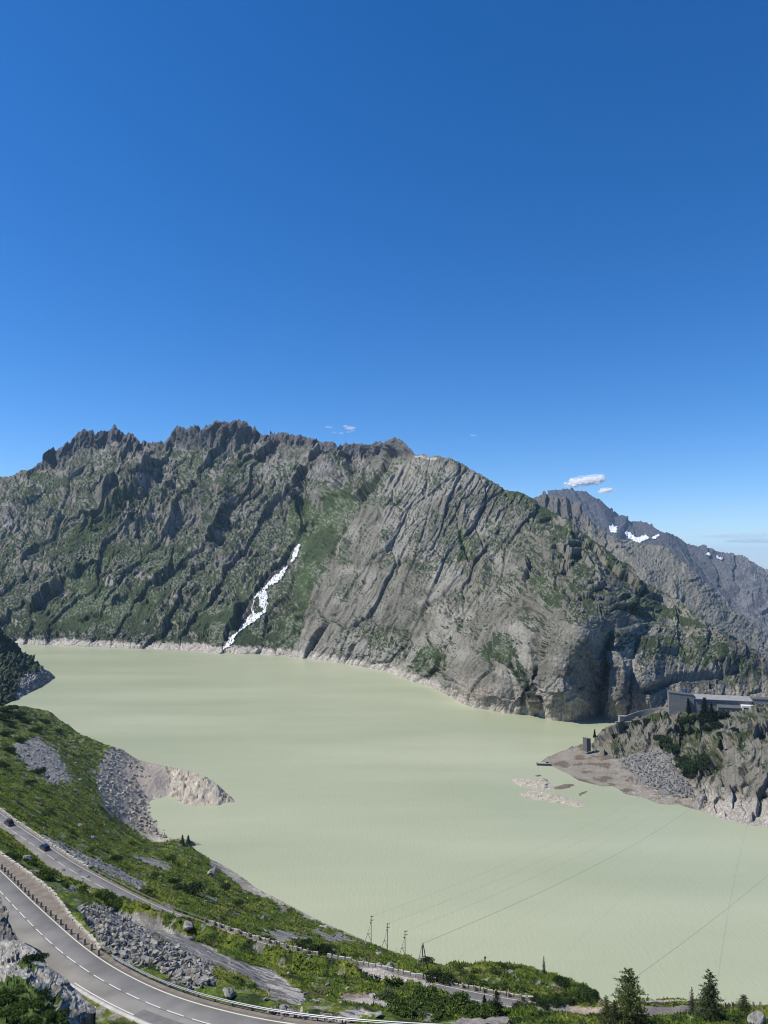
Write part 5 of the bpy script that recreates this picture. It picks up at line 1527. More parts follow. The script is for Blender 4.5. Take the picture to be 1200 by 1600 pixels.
# ------------------------------------------------------------------ boulders and loose rock
def rock_data(seed, n=15, sub=3, sq=(1, .8, .62)):
    rnd = np.random.default_rng(seed)
    bm = bmesh.new()
    bmesh.ops.create_icosphere(bm, subdivisions=sub, radius=1.0)
    V = np.array([v.co[:] for v in bm.verts]); F = np.array([[v.index for v in f.verts] for f in bm.faces])
    bm.free()
    for k in range(n):
        d = rnd.normal(size=3); d /= np.linalg.norm(d)
        o = rnd.uniform(.34, .72)
        V -= np.clip(V @ d - o, 0, None)[:, None] * d
    V *= np.array(sq) * rnd.uniform(.85, 1.15, 3)
    V += .02 * rnd.normal(size=V.shape)
    col = np.empty_like(V); col[:] = (.235, .228, .205)
    col *= (1 + .25 * rnd.normal(size=(len(V), 1)) * .5)
    col *= (1 + .12 * np.sin(V @ rnd.normal(size=3) * 5))[:, None]
    return V, F, col


RD = [rock_data(100 + k) for k in range(10)]
RDS = [rock_data(200 + k, 9, 2) for k in range(8)]
RM = [raw_mesh('boulder', V, F, 3, c, smooth=False) for V, F, c in RD]
for m_ in RM: m_.materials.append(M_rock)


def boulder(p, size, label, group=None, k=None, rz=None, sz=None, name='boulder', sink=.25):
    k = random.randrange(len(RM)) if k is None else k
    o = bpy.data.objects.new(name, RM[k % len(RM)]); COL.objects.link(o)
    s = size / 2
    o.scale = (s, s, s) if sz is None else (s * sz[0], s * sz[1], s * sz[2])
    o.location = p + Vector((0, 0, s * .62 * (1 - sink * 2) * (1 if sz is None else sz[2])))
    o.rotation_euler = (random.uniform(-.25, .25), random.uniform(-.25, .25), random.uniform(0, 6.28) if rz is None else rz)
    return tag(o, label, 'boulder', group)


single = [(331, 1369, 24, 'large square grey boulder standing alone on the grass above the pale shore slab', 3), (294, 1452, 27, 'big pale topped boulder on the bank before the end of the dark upper guardrail', 1),
          (413, 1437, 13, 'small grey boulder on the grass halfway between the upper road and the shore', 2), (320, 1535, 21, 'dark flat boulder at the foot of the rock pile close to the guardrail', 4),
          (358, 1557, 26, 'split grey boulder right behind the guardrail near the foot of the bare slab', 5), (511, 1540, 9, 'small upright pale stone alone in the middle of the lower meadow', 6),
          (415, 1563, 10, 'upright narrow stone in the grass left of the rubble by the guardrail', 7), (591, 1494, 11, 'square pale boulder on the slope below the wooden power poles', 8),
          (609, 1514, 17, 'pale jagged boulder beside the wall top under the power poles', 9), (593, 1510, 13, 'low flat rock left of the pale jagged boulder beside the wall top', 0),
          (593, 1474, 13, 'dark rounded boulder lying on the white shore rock beside the first power pole', 2), (40, 1346, 22, 'white topped broken rock in the grass between the two roads beside the blue car', 4),
          (781, 1533, 9, 'small whitish stone on the green mound', 6), (1188, 1600, 32, 'rounded grey boulder in the grass at the lower right corner', 1), (273, 1200, 12, 'dark boulder on the skyline of the pale peninsula', 7),
          (125, 1292, 12, 'grey boulder in the grass above the upper road near the scree', 3), (145, 1311, 11, 'light flat boulder on the green slope below the scree shore', 5), (590, 1588, 16, 'dark cornered boulder at the end of the pink slab by the guardrail', 8)]
for px, py, w, lb, k in single:
    p = hit(px, py)
    rng_ = (p - Vector((0, 0, CAM_Z))).length
    boulder(p, w / FPX * rng_ * 1.1, lb, k=k)

scree_zones = [([(126, 1422), (150, 1416), (205, 1432), (215, 1447), (250, 1472), (298, 1492), (332, 1514), (332, 1542), (300, 1545), (262, 1522), (235, 1508), (190, 1503), (152, 1468)], 60, 900, 'grey angular block in the rock pile between the two roads', 'blocks of the rock pile between the roads', (.5, 1.5), 'scree'),
               ([(150, 1215), (162, 1188), (185, 1170), (215, 1190), (230, 1215), (222, 1240), (228, 1262), (245, 1300), (268, 1312), (222, 1300), (168, 1268)], 40, 900, 'grey block in the boulder beach beside the cove', 'blocks of the boulder beach by the cove', (1.2, 4.6), 'scree'),
               ([(405, 1588), (440, 1576), (500, 1590), (555, 1597), (470, 1598)], 14, 160, 'pale rubble block beside the guardrail below the pink slab', 'rubble blocks behind the guardrail', (.35, 1.1), 'rubble'),
               ([(75, 1308), (160, 1347), (228, 1381), (214, 1386), (130, 1350), (75, 1316)], 16, 170, 'pale block in the line of stones along the upper road edge', 'stones along the lake side of the upper road', (.6, 1.7), 'rubble'),
               ([(18, 1168), (60, 1152), (95, 1187), (112, 1218), (80, 1222), (42, 1194)], 16, 240, 'grey block in the scree patch high on the left slope', 'blocks of the scree patch on the left slope', (1.2, 3.2), 'scree')]


def merged(name, datas, places, mat, kind, smooth=False):
    VV, FF, CC = [], [], []
    off = 0
    for p, s, k, rot, cm in places:
        V, F, c = datas[k]
        VV.append(V * s @ rot.T + p); FF.append(F + off); CC.append(c * cm); off += len(V)
    me = raw_mesh(name, np.concatenate(VV), np.concatenate(FF), FF[0].shape[1], np.concatenate(CC), smooth)
    return tag(link(name, me, mat), kind=kind)


def rnd_rot(rnd):
    q = rnd.normal(size=4); q /= np.linalg.norm(q)
    w, x, y, z = q
    return np.array([[1 - 2 * (y * y + z * z), 2 * (x * y - z * w), 2 * (x * z + y * w)], [2 * (x * y + z * w), 1 - 2 * (x * x + z * z), 2 * (y * z - x * w)], [2 * (x * z - y * w), 2 * (y * z + x * w), 1 - 2 * (x * x + y * y)]])


rs = np.random.default_rng(5)


def pts_in(poly, n):
    poly = np.array(poly, float); out = []
    while len(out) < n:
        q = rs.uniform(poly.min(0), poly.max(0), (n * 3, 2))
        q = q[in_poly(q[:, 0], q[:, 1], poly)]
        out.extend(q.tolist())
    return out[:n]


for poly, nb, ns, lb, gr, (s0, s1), nm in scree_zones:
    for px, py in pts_in(poly, nb):
        p = hit(px, py)
        boulder(p, rs.uniform(.55, 1) * s1 * 1.35, lb, gr, sink=.2)
    pl = []
    for px, py in pts_in(poly, ns):
        p = hit(px + rs.normal() * 4.5, py + rs.normal() * 3.5)
        if min(((q_[:, 0] - p.x) ** 2 + (q_[:, 1] - p.y) ** 2).min() - r_ for q_, r_ in ((E1, 2.2), (C1, 13), (C2, 15))) < 0: continue
        s = s0 * .6 + (s1 - s0 * .6) * rs.random() ** 2.6
        pl.append((np.array(p) + [0, 0, s * .12], s * .5, rs.integers(8), rnd_rot(rs), rs.uniform(.55, 1.3) * (1.35 if p.y > 380 else 1.0) * np.array([1.04, 1.0, .92])))
    merged(nm, RDS, pl, M_rock, 'stuff')

_hq = to_px(HEAD); _hp = HEAD.reshape(-1, 3)
pl = []
for px, py in pts_in([(968, 1186), (1000, 1177), (1030, 1171), (1050, 1181), (1055, 1200), (1075, 1222), (1088, 1245), (1060, 1248), (1035, 1240), (1000, 1222), (985, 1205)], 1100):
    p = _hp[((_hq[0] - px) ** 2 + (_hq[1] - py) ** 2).ravel().argmin()]
    s = .8 + 2.6 * rs.random() ** 2.5
    pl.append((p + np.array([0, 0, s * .15]), s * .55, rs.integers(8), rnd_rot(rs), rs.uniform(.4, 1.0)))
merged('scree', RDS, pl, M_rock, 'stuff')

loose = [([(60, 1290), (250, 1340), (330, 1380), (420, 1440), (330, 1420), (160, 1340), (60, 1300)], 26, (1.0, 2.6), 'small grey boulder half sunk in the grass between the upper road and the shore', 'boulders on the green shore slope'),
         ([(330, 1500), (450, 1510), (600, 1550), (560, 1590), (420, 1560), (300, 1500)], 20, (.4, 1.3), 'small pale stone in the meadow above the guardrail', 'stones in the meadow above the guardrail'),
         ([(40, 1130), (130, 1160), (150, 1200), (110, 1250), (20, 1230), (0, 1160)], 26, (2.0, 4.5), 'grey boulder on the dark green slope at the far left', 'boulders on the far left slope'),
         ([(0, 1350), (110, 1390), (200, 1420), (160, 1350), (80, 1320), (0, 1300)], 14, (.7, 2.2), 'grey stone in the grass strip between the two roads', 'stones in the grass between the roads'),
         ([(420, 1440), (560, 1490), (640, 1500), (560, 1470), (470, 1430)], 14, (.7, 2.0), 'grey stone in the grass below the middle parapet of the upper road', 'stones below the middle parapet'),
         ([(345, 1345), (400, 1385), (470, 1425), (545, 1458), (535, 1462), (440, 1412), (380, 1378)], 24, (1.0, 2.8), 'bleached block on the pale shore band above the water', 'blocks on the bleached shore')]
for poly, n, (s0, s1), lb, gr in loose:
    for px, py in pts_in(poly, n):
        boulder(hit(px, py), s0 + (s1 - s0) * rs.random() ** 2, lb, gr, sink=.35)


# ------------------------------------------------------------------ plants
def leaves(n, pos, nrm, size, col, rnd, aspect=.55):
    """n small leaf faces around given positions"""
    a = rnd.normal(size=(n, 3)); a = a + nrm * .6
    a /= np.linalg.norm(a, axis=1, keepdims=True)
    t = np.cross(a, rnd.normal(size=(n, 3))); t /= np.linalg.norm(t, axis=1, keepdims=True)
    b = np.cross(a, t)
    s = size * rnd.uniform(.6, 1.3, (n, 1))
    V = np.stack([pos - t * s, pos - b * s * aspect, pos + t * s, pos + b * s * aspect], 1)
    F = np.arange(n * 4).reshape(n, 4)
    C = np.repeat(col, 4, axis=0)
    return V.reshape(-1, 3), F, C


def shrub_mesh(seed, n=1500, col=(.066, .102, .024), flat=.62, leaf=.085):
    """low spreading shrub, radius about 1"""
    rnd = np.random.default_rng(seed)
    lob = [(np.array([rnd.uniform(-.6, .6), rnd.uniform(-.6, .6), rnd.uniform(.1, .35)]), rnd.uniform(.32, .6)) for _ in range(9)]
    P, N_, S_ = [], [], []
    for c, r in lob:
        m = int(n * r * r / sum(q[1] ** 2 for q in lob))
        d = rnd.normal(size=(m, 3)); d /= np.linalg.norm(d, axis=1, keepdims=True)
        d[:, 2] = np.abs(d[:, 2]) * 1.0 - .15
        rr = r * rnd.uniform(.55, 1.08, (m, 1)) * (1 + .18 * np.sin(d[:, :1] * 7 + d[:, 1:2] * 5))
        P.append(c + d * rr * [1, 1, flat + .2]); N_.append(d)
        S_.append(np.full(m, rnd.uniform(.75, 1.3)))
    P = np.concatenate(P); N_ = np.concatenate(N_); tone = np.concatenate(S_)
    P[:, 2] = np.maximum(P[:, 2], -.1)
    c = np.array(col)[None] * tone[:, None] * rnd.uniform(.6, 1.45, (len(P), 1)) * (1 + .25 * rnd.normal(size=(len(P), 1)) * np.array([[1, .4, .2]]))
    V, F, C = leaves(len(P), P, N_, leaf, np.clip(c, .008, .3), rnd)
    me = raw_mesh('shrub', V, F, 4, C, smooth=False)
    me.materials.append(M_leaf)
    return me


SH = [shrub_mesh(300 + k) for k in range(4)]
SHD = [shrub_mesh(320 + k, col=(.034, .056, .018)) for k in range(3)]
SHG = [shrub_mesh(340 + k, col=(.08, .105, .045), leaf=.07) for k in range(2)]
SHT = [shrub_mesh(360 + k, n=420, leaf=.15, col=(.022, .036, .015)) for k in range(3)]


def shrub(p, r, label, group=None, pool=SH, hs_=1.0):
    o = bpy.data.objects.new('shrub', random.choice(pool)); COL.objects.link(o)
    o.location = p; o.scale = (r, r, r * hs_); o.rotation_euler.z = random.uniform(0, 6.28)
    return tag(o, label, 'shrub', group)


def px_size(p, w):
    return w / FPX * (p - Vector((0, 0, CAM_Z))).length


one = [(695, 1533, 15, 'dark bushy shrub beside the upper road at the foot of the green mound', SHD), (672, 1530, 11, 'smaller dark shrub left of the bushy one at the foot of the mound', SHD), (712, 1582, 22, 'broad green shrub just behind the guardrail left of the dark conifer', SH), (297, 1397, 20, 'wide dark shrub on the grass under the square boulder', SHD),
       (604, 1562, 16, 'round grey green shrub beside the end of the pink slab', SHG), (815, 1578, 14, 'pale shrub covering the end of the upper road', SHG), (665, 1504, 10, 'dark shrub on the skyline beside the last power pole', SHD)]
for px, py, w, lb, pool in one:
    p = hit(px, py)
    shrub(p, px_size(p, w), lb, None, pool)
grp = [([(622, 1585), (660, 1578), (690, 1590)], 24, SH, 'green shrub in the thicket behind the guardrail', 'shrubs of the thicket behind the guardrail'),
       ([(640, 1568), (668, 1562), (690, 1566), (655, 1590), (735, 1576), (752, 1586), (722, 1566), (742, 1590), (765, 1586)], 17, SHG + SH, 'green shrub in the thicket behind the guardrail', 'shrubs of the thicket behind the guardrail'),
       ([(462, 1478), (472, 1482), (484, 1484), (495, 1486), (506, 1489), (478, 1476), (515, 1492), (535, 1497)], 9, SHD, 'dark shrub in the row below the middle parapet', 'shrubs below the middle parapet'),
       ([(868, 1562), (880, 1560), (893, 1557), (905, 1556), (916, 1556), (925, 1558), (930, 1556), (858, 1566), (845, 1566), (836, 1561), (900, 1545), (912, 1549), (880, 1538), (922, 1553), (870, 1570), (848, 1572), (832, 1574), (890, 1568)], 10, SHD + SH, 'dark green shrub on the right flank of the green mound', 'shrubs on the right flank of the mound'),
       ([(735, 1530), (752, 1540), (770, 1545), (790, 1546), (812, 1548), (745, 1520), (775, 1520)], 8, SH, 'green shrub on the near side of the mound above the parapet', 'shrubs on the near side of the mound'),
       ([(965, 1598), (945, 1592), (1000, 1597), (1030, 1600), (1060, 1596), (1090, 1600), (1130, 1596), (1150, 1600), (880, 1602), (910, 1600)], 9, SHG + SH, 'leafy green shrub along the bottom edge in front of the gravel car park', 'shrubs in front of the car park'),
       ([(6, 1125), (18, 1135), (8, 1150), (28, 1120), (40, 1130), (14, 1175), (34, 1160), (55, 1145), (5, 1200), (60, 1210), (45, 1225), (70, 1130), (90, 1145), (20, 1108), (8, 1112)], 10, SHD, 'dark shrub on the shaded upper left slope', 'shrubs on the upper left slope'),
       ([(140, 1330), (180, 1345), (110, 1300), (205, 1320), (240, 1370), (270, 1380), (330, 1400), (370, 1415), (230, 1395), (310, 1350), (350, 1390), (265, 1345)], 9, SHD + SH, 'dark green shrub on the slope between the upper road and the cove', 'shrubs between the upper road and the cove'),
       ([(70, 1375), (50, 1352), (130, 1395), (160, 1405), (20, 1345), (182, 1418), (100, 1385)], 13, SHD + SH, 'dark green shrub on the bank between the two roads', 'shrubs on the bank between the roads')]
for pts, w, pool, lb, gr in grp:
    for px, py in pts:
        p = hit(px, py)
        shrub(p, px_size(p, w) * random.uniform(.7, 1.15), lb, gr, pool, random.uniform(.7, 1.1))
for px, py, w in ((10, 1562, 34), (34, 1580, 36), (60, 1572, 26), (12, 1598, 36), (88, 1598, 26), (48, 1604, 32), (70, 1590, 24), (28, 1552, 20)):
    p = sheet_at(OUT, px, py)
    shrub(p, px_size(p, w) * .45, 'bright green shrub growing on the rock outcrop at the lower left corner', 'shrubs on the lower left outcrop', SHG + SH)
for px, py, w in ((66, 1556, 9), (63, 1498, 9), (98, 1586, 9), (44, 1502, 8)):
    p = sheet_at(OUT, px, py)
    shrub(p, px_size(p, w), 'small dark shrub in a crack of the lower left outcrop', 'shrubs in the cracks of the outcrop', SHD)

hp = [([(1032, 1166), (1044, 1168), (1052, 1172), (1040, 1160)], 13, SHD, 'dark shrub above the scree fan of the headland', 'shrubs above the scree fan'),
      ([(1066, 1192), (1078, 1200), (1088, 1208), (1080, 1214), (1095, 1200), (1070, 1203), (1100, 1190)], 14, SHD, 'dark shrub in the gully right of the scree fan', 'shrubs in the gully of the headland'),
      ([(1108, 1128), (1120, 1126), (1118, 1136), (1105, 1140), (1130, 1122), (1075, 1128), (1085, 1126), (1066, 1130)], 12, SHD, 'dark shrub under the long grey building', 'shrubs under the long building'),
      ([(995, 1130), (975, 1145), (1012, 1128), (1082, 1144), (1130, 1150), (1150, 1142), (960, 1150)], 7, SHT, 'small dark shrub on the rocks of the headland', 'small shrubs on the headland')]
for pts, w, pool, lb, gr in hp:
    for px, py in pts:
        p = head_at(px, py)
        shrub(p, px_size(p, w) * random.uniform(.7, 1.1), lb, gr, SHT if w < 13 else pool)


# conifers --------------------------------------------------------------------
def conifer(p, h, label, seed, group=None, slim=.28, col=(.022, .036, .014), dens=1.0, bare=.06, needle=.1, pw=.8, name='conifer_tree'):
    rnd = np.random.default_rng(seed)
    root = empty(name, p)
    tag(root, label, 'tree', group)
    bm = bmesh.new()
    pts = [(0, 0, -.3 * h * .1), (.01 * h, 0, h * .3), (-.008 * h, .006 * h, h * .65), (0, 0, h * .97)]
    add_tube(bm, pts, [h * .022, h * .017, h * .010, h * .002], 7)
    P, T = [], []
    z = bare * h
    while z < h * .98:
        t = z / h
        r = slim * h * (1 - t) ** pw * rnd.uniform(.75, 1.1) + .02 * h
        nb = max(4, int(9 * (1 - t) + 4))
        a0 = rnd.uniform(0, 6.28)
        for k in range(nb):
            if rnd.random() > .9: continue
            a = a0 + 6.283 * k / nb + rnd.uniform(-.3, .3)
            L_ = r * rnd.uniform(.6, 1.15)
            d = np.array([math.cos(a), math.sin(a), 0])
            up = .25 - .55 * (1 - t)
            tip = np.array([0, 0, z]) + d * L_ + np.array([0, 0, up * L_ * .8])
            if L_ > .08 * h:
                add_tube(bm, [(0, 0, z), tuple(np.array([0, 0, z]) * .4 + tip * .6), tuple(tip)], [h * .005, h * .003, h * .001], 4, False)
            m = int(dens * (10 + 46 * L_ / (slim * h + 1e-6)))
            s = rnd.uniform(.12, 1.0, m)
            q = np.array([0, 0, z]) * (1 - s[:, None]) + tip * s[:, None]
            w = .16 * L_ * (1.1 - s[:, None] * .6)
            q = q + rnd.normal(size=(m, 3)) * w * [1, 1, .5]
            P.append(q); T.append(np.full(m, rnd.uniform(.6, 1.45)))
        z += h * .052 * rnd.uniform(.75, 1.25)
    P = np.concatenate(P); T = np.concatenate(T)
    c = np.array(col)[None] * T[:, None] * rnd.uniform(.6, 1.5, (len(P), 1))
    N_ = P * [1, 1, 0]; N_ = N_ / (np.linalg.norm(N_, axis=1, keepdims=True) + 1e-6) + [0, 0, .5]
    V, F, C = leaves(len(P), P, N_, needle * h * .22, np.clip(c, .006, .3), rnd, .32)
    link('crown', raw_mesh('crown', V, F, 4, C, smooth=False), M_leaf, root)
    bm_obj('trunk', bm, M_bark, root, smooth=True)
    return root


tl = [(985, 1606, 1534, 'tall bushy larch at the bottom edge left of the smaller spruce', 1, .46, (.105, .135, .040), 1.5, .11), (1111, 1597, 1539, 'dense dark spruce at the bottom edge standing before the car park', 2, .36, (.055, .085, .030), 1.5, .09),
      (1163, 1583, 1563, 'short round young conifer at the right before the car park', 3, .55, (.07, .095, .03), 1.0, .14), (1082, 1582, 1554, 'thin sparse young larch left of the dark spruce', 4, .22, (.040, .056, .024), .35, .1),
      (776, 1583, 1556, 'dark wide young spruce in front of the upper road', 5, .42, (.018, .028, .012), 1.2, .1), (757, 1569, 1558, 'small dark young spruce in the thicket beside the upper road', 6, .4, (.020, .032, .013), 1.0, .14),
      (285, 1319, 1307, 'left one of the two small larches on the shore skyline', 7, .3, (.085, .11, .05), .8, .2), (294, 1320, 1309, 'right one of the two small larches on the shore skyline', 8, .34, (.085, .11, .05), .8, .2),
      (620, 1483, 1464, 'narrow dark tree between the power poles against the water', 9, .3, (.022, .034, .018), 1.2, .16), (850, 1520, 1500, 'thin nearly bare tree on the skyline of the green mound', 10, .16, (.05, .06, .04), .22, .12),
      (948, 1602, 1568, 'loose leafy sapling left of the tall larch', 11, .36, (.09, .115, .04), .8, .12), (961, 1604, 1574, 'low light green sapling at the foot of the tall larch', 12, .4, (.045, .062, .026), .6, .12)]
for px, yb, yt, lb, sd_, sl_, c_, dn, nd in tl:
    p = hit(px, yb)
    h = px_size(p, yb - yt) * 1.05
    conifer(p, h * (.9 if sd_ == 1 else 1), lb, sd_, None, sl_, c_, dn, needle=nd, pw=.55 if sd_ in (1, 3) else .8)
ht = [(1076, 1115, 1094, 'slender dark cypress shaped tree at the right corner of the windowless block', 21, .16), (1103, 1125, 1094, 'tallest dark spruce in front of the long grey building', 22, .3), (1112, 1128, 1103, 'dark spruce leaning against the tallest one before the building', 23, .32),
      (1067, 1150, 1133, 'dark cone shaped spruce on the rocks below the windowless block', 24, .34), (1079, 1147, 1135, 'small round spruce right of the cone shaped one on the rocks', 25, .5), (1126, 1170, 1156, 'lone small spruce on the rock face right of the headland gully', 26, .34), (924, 1149, 1137, 'slim little tree behind the stone hut', 27, .2)]
for px, yb, yt, lb, sd_, sl_ in ht:
    p = head_at(px, yb)
    conifer(p, px_size(p, yb - yt), lb, sd_, None, sl_, (.014, .022, .011), .8, needle=.22)


# grass tussocks on the turf ---------------------------------------------------
def build_tufts(name, n, ymin, ymax, base, seed):
    rnd = np.random.default_rng(seed)
    px = rnd.uniform(-20, 1220, n * 3)
    t = (px - 600) / FPX * 1.01
    yv = np.exp(rnd.uniform(math.log(ymin), math.log(ymax), n * 3))
    a = (t - TU[0]) / (TU[1] - TU[0]); b = (np.log(yv) - math.log(TV[0])) / (math.log(TV[-1] / TV[0])) * (len(TV) - 1)
    i, j = a.astype(int), b.astype(int)
    g = GRASSM[j, i]
    x = t * yv
    keep = (g > .8)
    for E, Sd, half in ((E1, S1, HALF1[:, 0]), (E2, S2, np.full(len(E2), 3.2))):
        Cn = E + Sd * half[:, None]
        for k0 in range(0, len(x), 20000):
            d = ((x[k0:k0 + 20000, None] - Cn[None, ::4, 0]) ** 2 + (yv[k0:k0 + 20000, None] - Cn[None, ::4, 1]) ** 2).min(1) ** .5
            keep[k0:k0 + 20000] &= d > half.max() + 1.6
    keep &= ~in_poly(x, yv, LAYPOLY)
    k = np.where(keep)[0][:n]
    x, yv, i, j = x[k], yv[k], i[k], j[k]
    z = hill_z(x, yv)
    m = len(k); nb = 4
    size = base * rnd.uniform(.5, 1.4, m) * (1 + yv / 300)
    # clumps: darker dwarf shrubs in patches
    pat = fbm(x / 5, yv / 5, 1044, 3)
    size *= 1 + .8 * sst(.1, .5, pat)
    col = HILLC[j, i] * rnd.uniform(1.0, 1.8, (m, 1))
    P0 = np.stack([x, yv, z], -1)
    V = np.empty((m, nb, 3, 3)); 
    for q in range(nb):
        an = rnd.uniform(0, 6.283, m); d = np.stack([np.cos(an), np.sin(an), an * 0], -1)
        s = np.stack([-d[:, 1], d[:, 0], an * 0], -1)
        o = P0 + d * (size * rnd.uniform(0, .5, m))[:, None]
        V[:, q, 0] = o - s * (size * .30)[:, None] - [0, 0, .05]
        V[:, q, 1] = o + s * (size * .30)[:, None] - [0, 0, .05]
        V[:, q, 2] = o + d * (size * .5)[:, None] + np.array([0, 0, 1]) * (size * rnd.uniform(.35, .75, m))[:, None]
    C = np.repeat(col, nb * 3, axis=0)
    me = raw_mesh(name, V.reshape(-1, 3), np.arange(m * nb * 3).reshape(-1, 3), 3, np.clip(C, .01, .4), smooth=False)
    tag(link(name, me, M_leaf), kind='stuff')


build_tufts('grass', 90000, 52, 420, .21, 77)
build_tufts('grass', 60000, 150, 740, .30, 78)

# edge of the gravel car park
_row = np.array([at_h(a, b, 103.6) for a, b in ((1000, 1569.5), (1030, 1569), (1060, 1568.5), (1100, 1569))])
stone_row(_row, .75, .9, 1.2, M_gran, 12, 'stone_wall', 'row of pale boulders along the far edge of the gravel car park')
for k, px in enumerate((1112, 1122, 1133, 1144, 1155, 1166, 1177, 1188)):
    q = at_h(px, 1571.5, 103.6)
    o = bpy.data.objects.new('bollard', GP[k % 3]); COL.objects.link(o)
    o.location = (q[0], q[1], float(hill_z(q[0], q[1]))); o.rotation_euler.z = .1 * k
    tag(o, 'small dark bollard along the lake edge of the gravel car park', 'bollard', 'bollards of the car park')

# ------------------------------------------------------------------ power line
def pole_frame(px, yb, yt, label, kind=0):
    p = hit(px, yb)
    h = px_size(p, yb - yt) * 1.03
    root = empty('power_pole', p, R(8))
    tag(root, label, 'power pole', None)
    r = .15
    bm = bmesh.new()
    if kind == 0: add_tube(bm, [(0, 0, -.8), (0, 0, h)], [r, r * .8], 8)
    else: add_tube(bm, [(1.6, 0, -.8), (.15, 0, h)], [r, r * .8], 8)
    bm_obj('mast', bm, M_wood, root, smooth=True)
    bm = bmesh.new(); add_tube(bm, [(-.30 * h, -.5, -.9), (-.05, 0, h * .78 if kind == 0 else h * .96)], [r, r * .7], 8)
    bm_obj('stay', bm, M_wood_l, root, smooth=True)
    bm = bmesh.new()
    if kind == 0: add_tube(bm, [(-.17 * h, 0, h * .36), (0, 0, h * .40)], .11, 6); add_tube(bm, [(-.13 * h, 0, h * .42), (0, 0, h * .12)], .11, 6)
    else: add_tube(bm, [(-.16 * h, 0, h * .42), (1.0, 0, h * .42)], .11, 6); add_tube(bm, [(.3, 1.0, -.6), (.0, 0, h * .9)], .16, 6)
    bm_obj('brace', bm, M_wood_l, root)
    tops = []
    if kind == 0:
        bm = bmesh.new()
        for zz in (.97, .84): add_box(bm, (.25, 0, h * zz), (1.5, .18, .16))
        add_box(bm, (-.3, 0, h * .76), (.9, .2, .3))
        bm_obj('crossarm', bm, M_wood, root)
        for xx, zz in ((.85, .97), (.85, .84), (-.4, .84)):
            bm = bmesh.new(); add_tube(bm, [(xx, 0, h * zz), (xx, 0, h * zz + .45)], [.13, .08], 6)
            bm_obj('insulator', bm, M_dsteel, root)
    return p + Vector((.85 if kind == 0 else .1, 0, h * .97 + (.4 if kind == 0 else 0)))


tops = [pole_frame(580, 1476, 1440, 'first wooden power pole on the skyline beside the white shore rock'), pole_frame(605.5, 1486, 1451.5, 'second wooden power pole left of the narrow dark tree'), pole_frame(633, 1497, 1463, 'third wooden power pole right of the narrow dark tree'),
        pole_frame(660, 1514, 1482, 'fourth and nearest wooden pole frame with three splayed legs', 1)]


def cable(name, pts, rad, label, group=None):
    P = np.array([list(p) for p in pts], float)
    bm = bmesh.new()
    n = 60
    t = np.linspace(0, 1, len(P)); tt = np.linspace(0, 1, n)
    cs = [np.polyfit(t, P[:, k], min(2, len(P) - 1)) for k in range(3)]
    Q = np.stack([np.polyval(c, tt) for c in cs], -1)
    add_tube(bm, [tuple(q) for q in Q], rad, 5)
    return tag(bm_obj(name, bm, M_cable, smooth=True), label, 'cable', group)


def span(a, b, sag):
    a, b = Vector(a), Vector(b)
    return [a, (a + b) / 2 - Vector((0, 0, sag)), b]


e0 = head_at(1168, 1178)
cable('power_cable', span(tops[3], Vector(at_y(1150, 1204, 625)), 9), .035, 'thick cable running from the nearest pole frame across the lake to the headland')
for k, (ex, ey) in enumerate(((1105, 1178), (1120, 1186), (1135, 1195))):
    cable('power_cable', span(tops[k], Vector(at_y(ex, ey, 640)), 9), .022, ('thin cable from the first power pole out over the lake', 'thin cable from the second power pole out over the lake', 'thin cable from the third power pole out over the lake')[k])
pe = hit(945, 1570)
cable('power_cable', span(pe + Vector((0, 0, 1.2)), Vector(at_y(1290, 1282, 400)), 3), .028, 'cable rising to the right from the larches at the bottom right')
bm = bmesh.new(); add_tube(bm, [(0, 0, -.5), (0, 0, 1.6)], [.12, .1], 8); add_box(bm, (0, 0, 1.3), (.6, .1, .12))
o = bm_obj('anchor_post', bm, M_wood_l, None, pe); tag(o, 'short grey anchor post of the cable beside the larch sapling', 'post')
pe = hit(758, 1505)
bm = bmesh.new(); add_tube(bm, [(0, 0, -.5), (0, 0, px_size(pe, 9))], [.12, .1], 8); add_box(bm, (0, -.05, px_size(pe, 7)), (.5, .06, .5))
o = bm_obj('marker_post', bm, M_dsteel, None, pe); tag(o, 'thin marker post on top of the green mound', 'post')

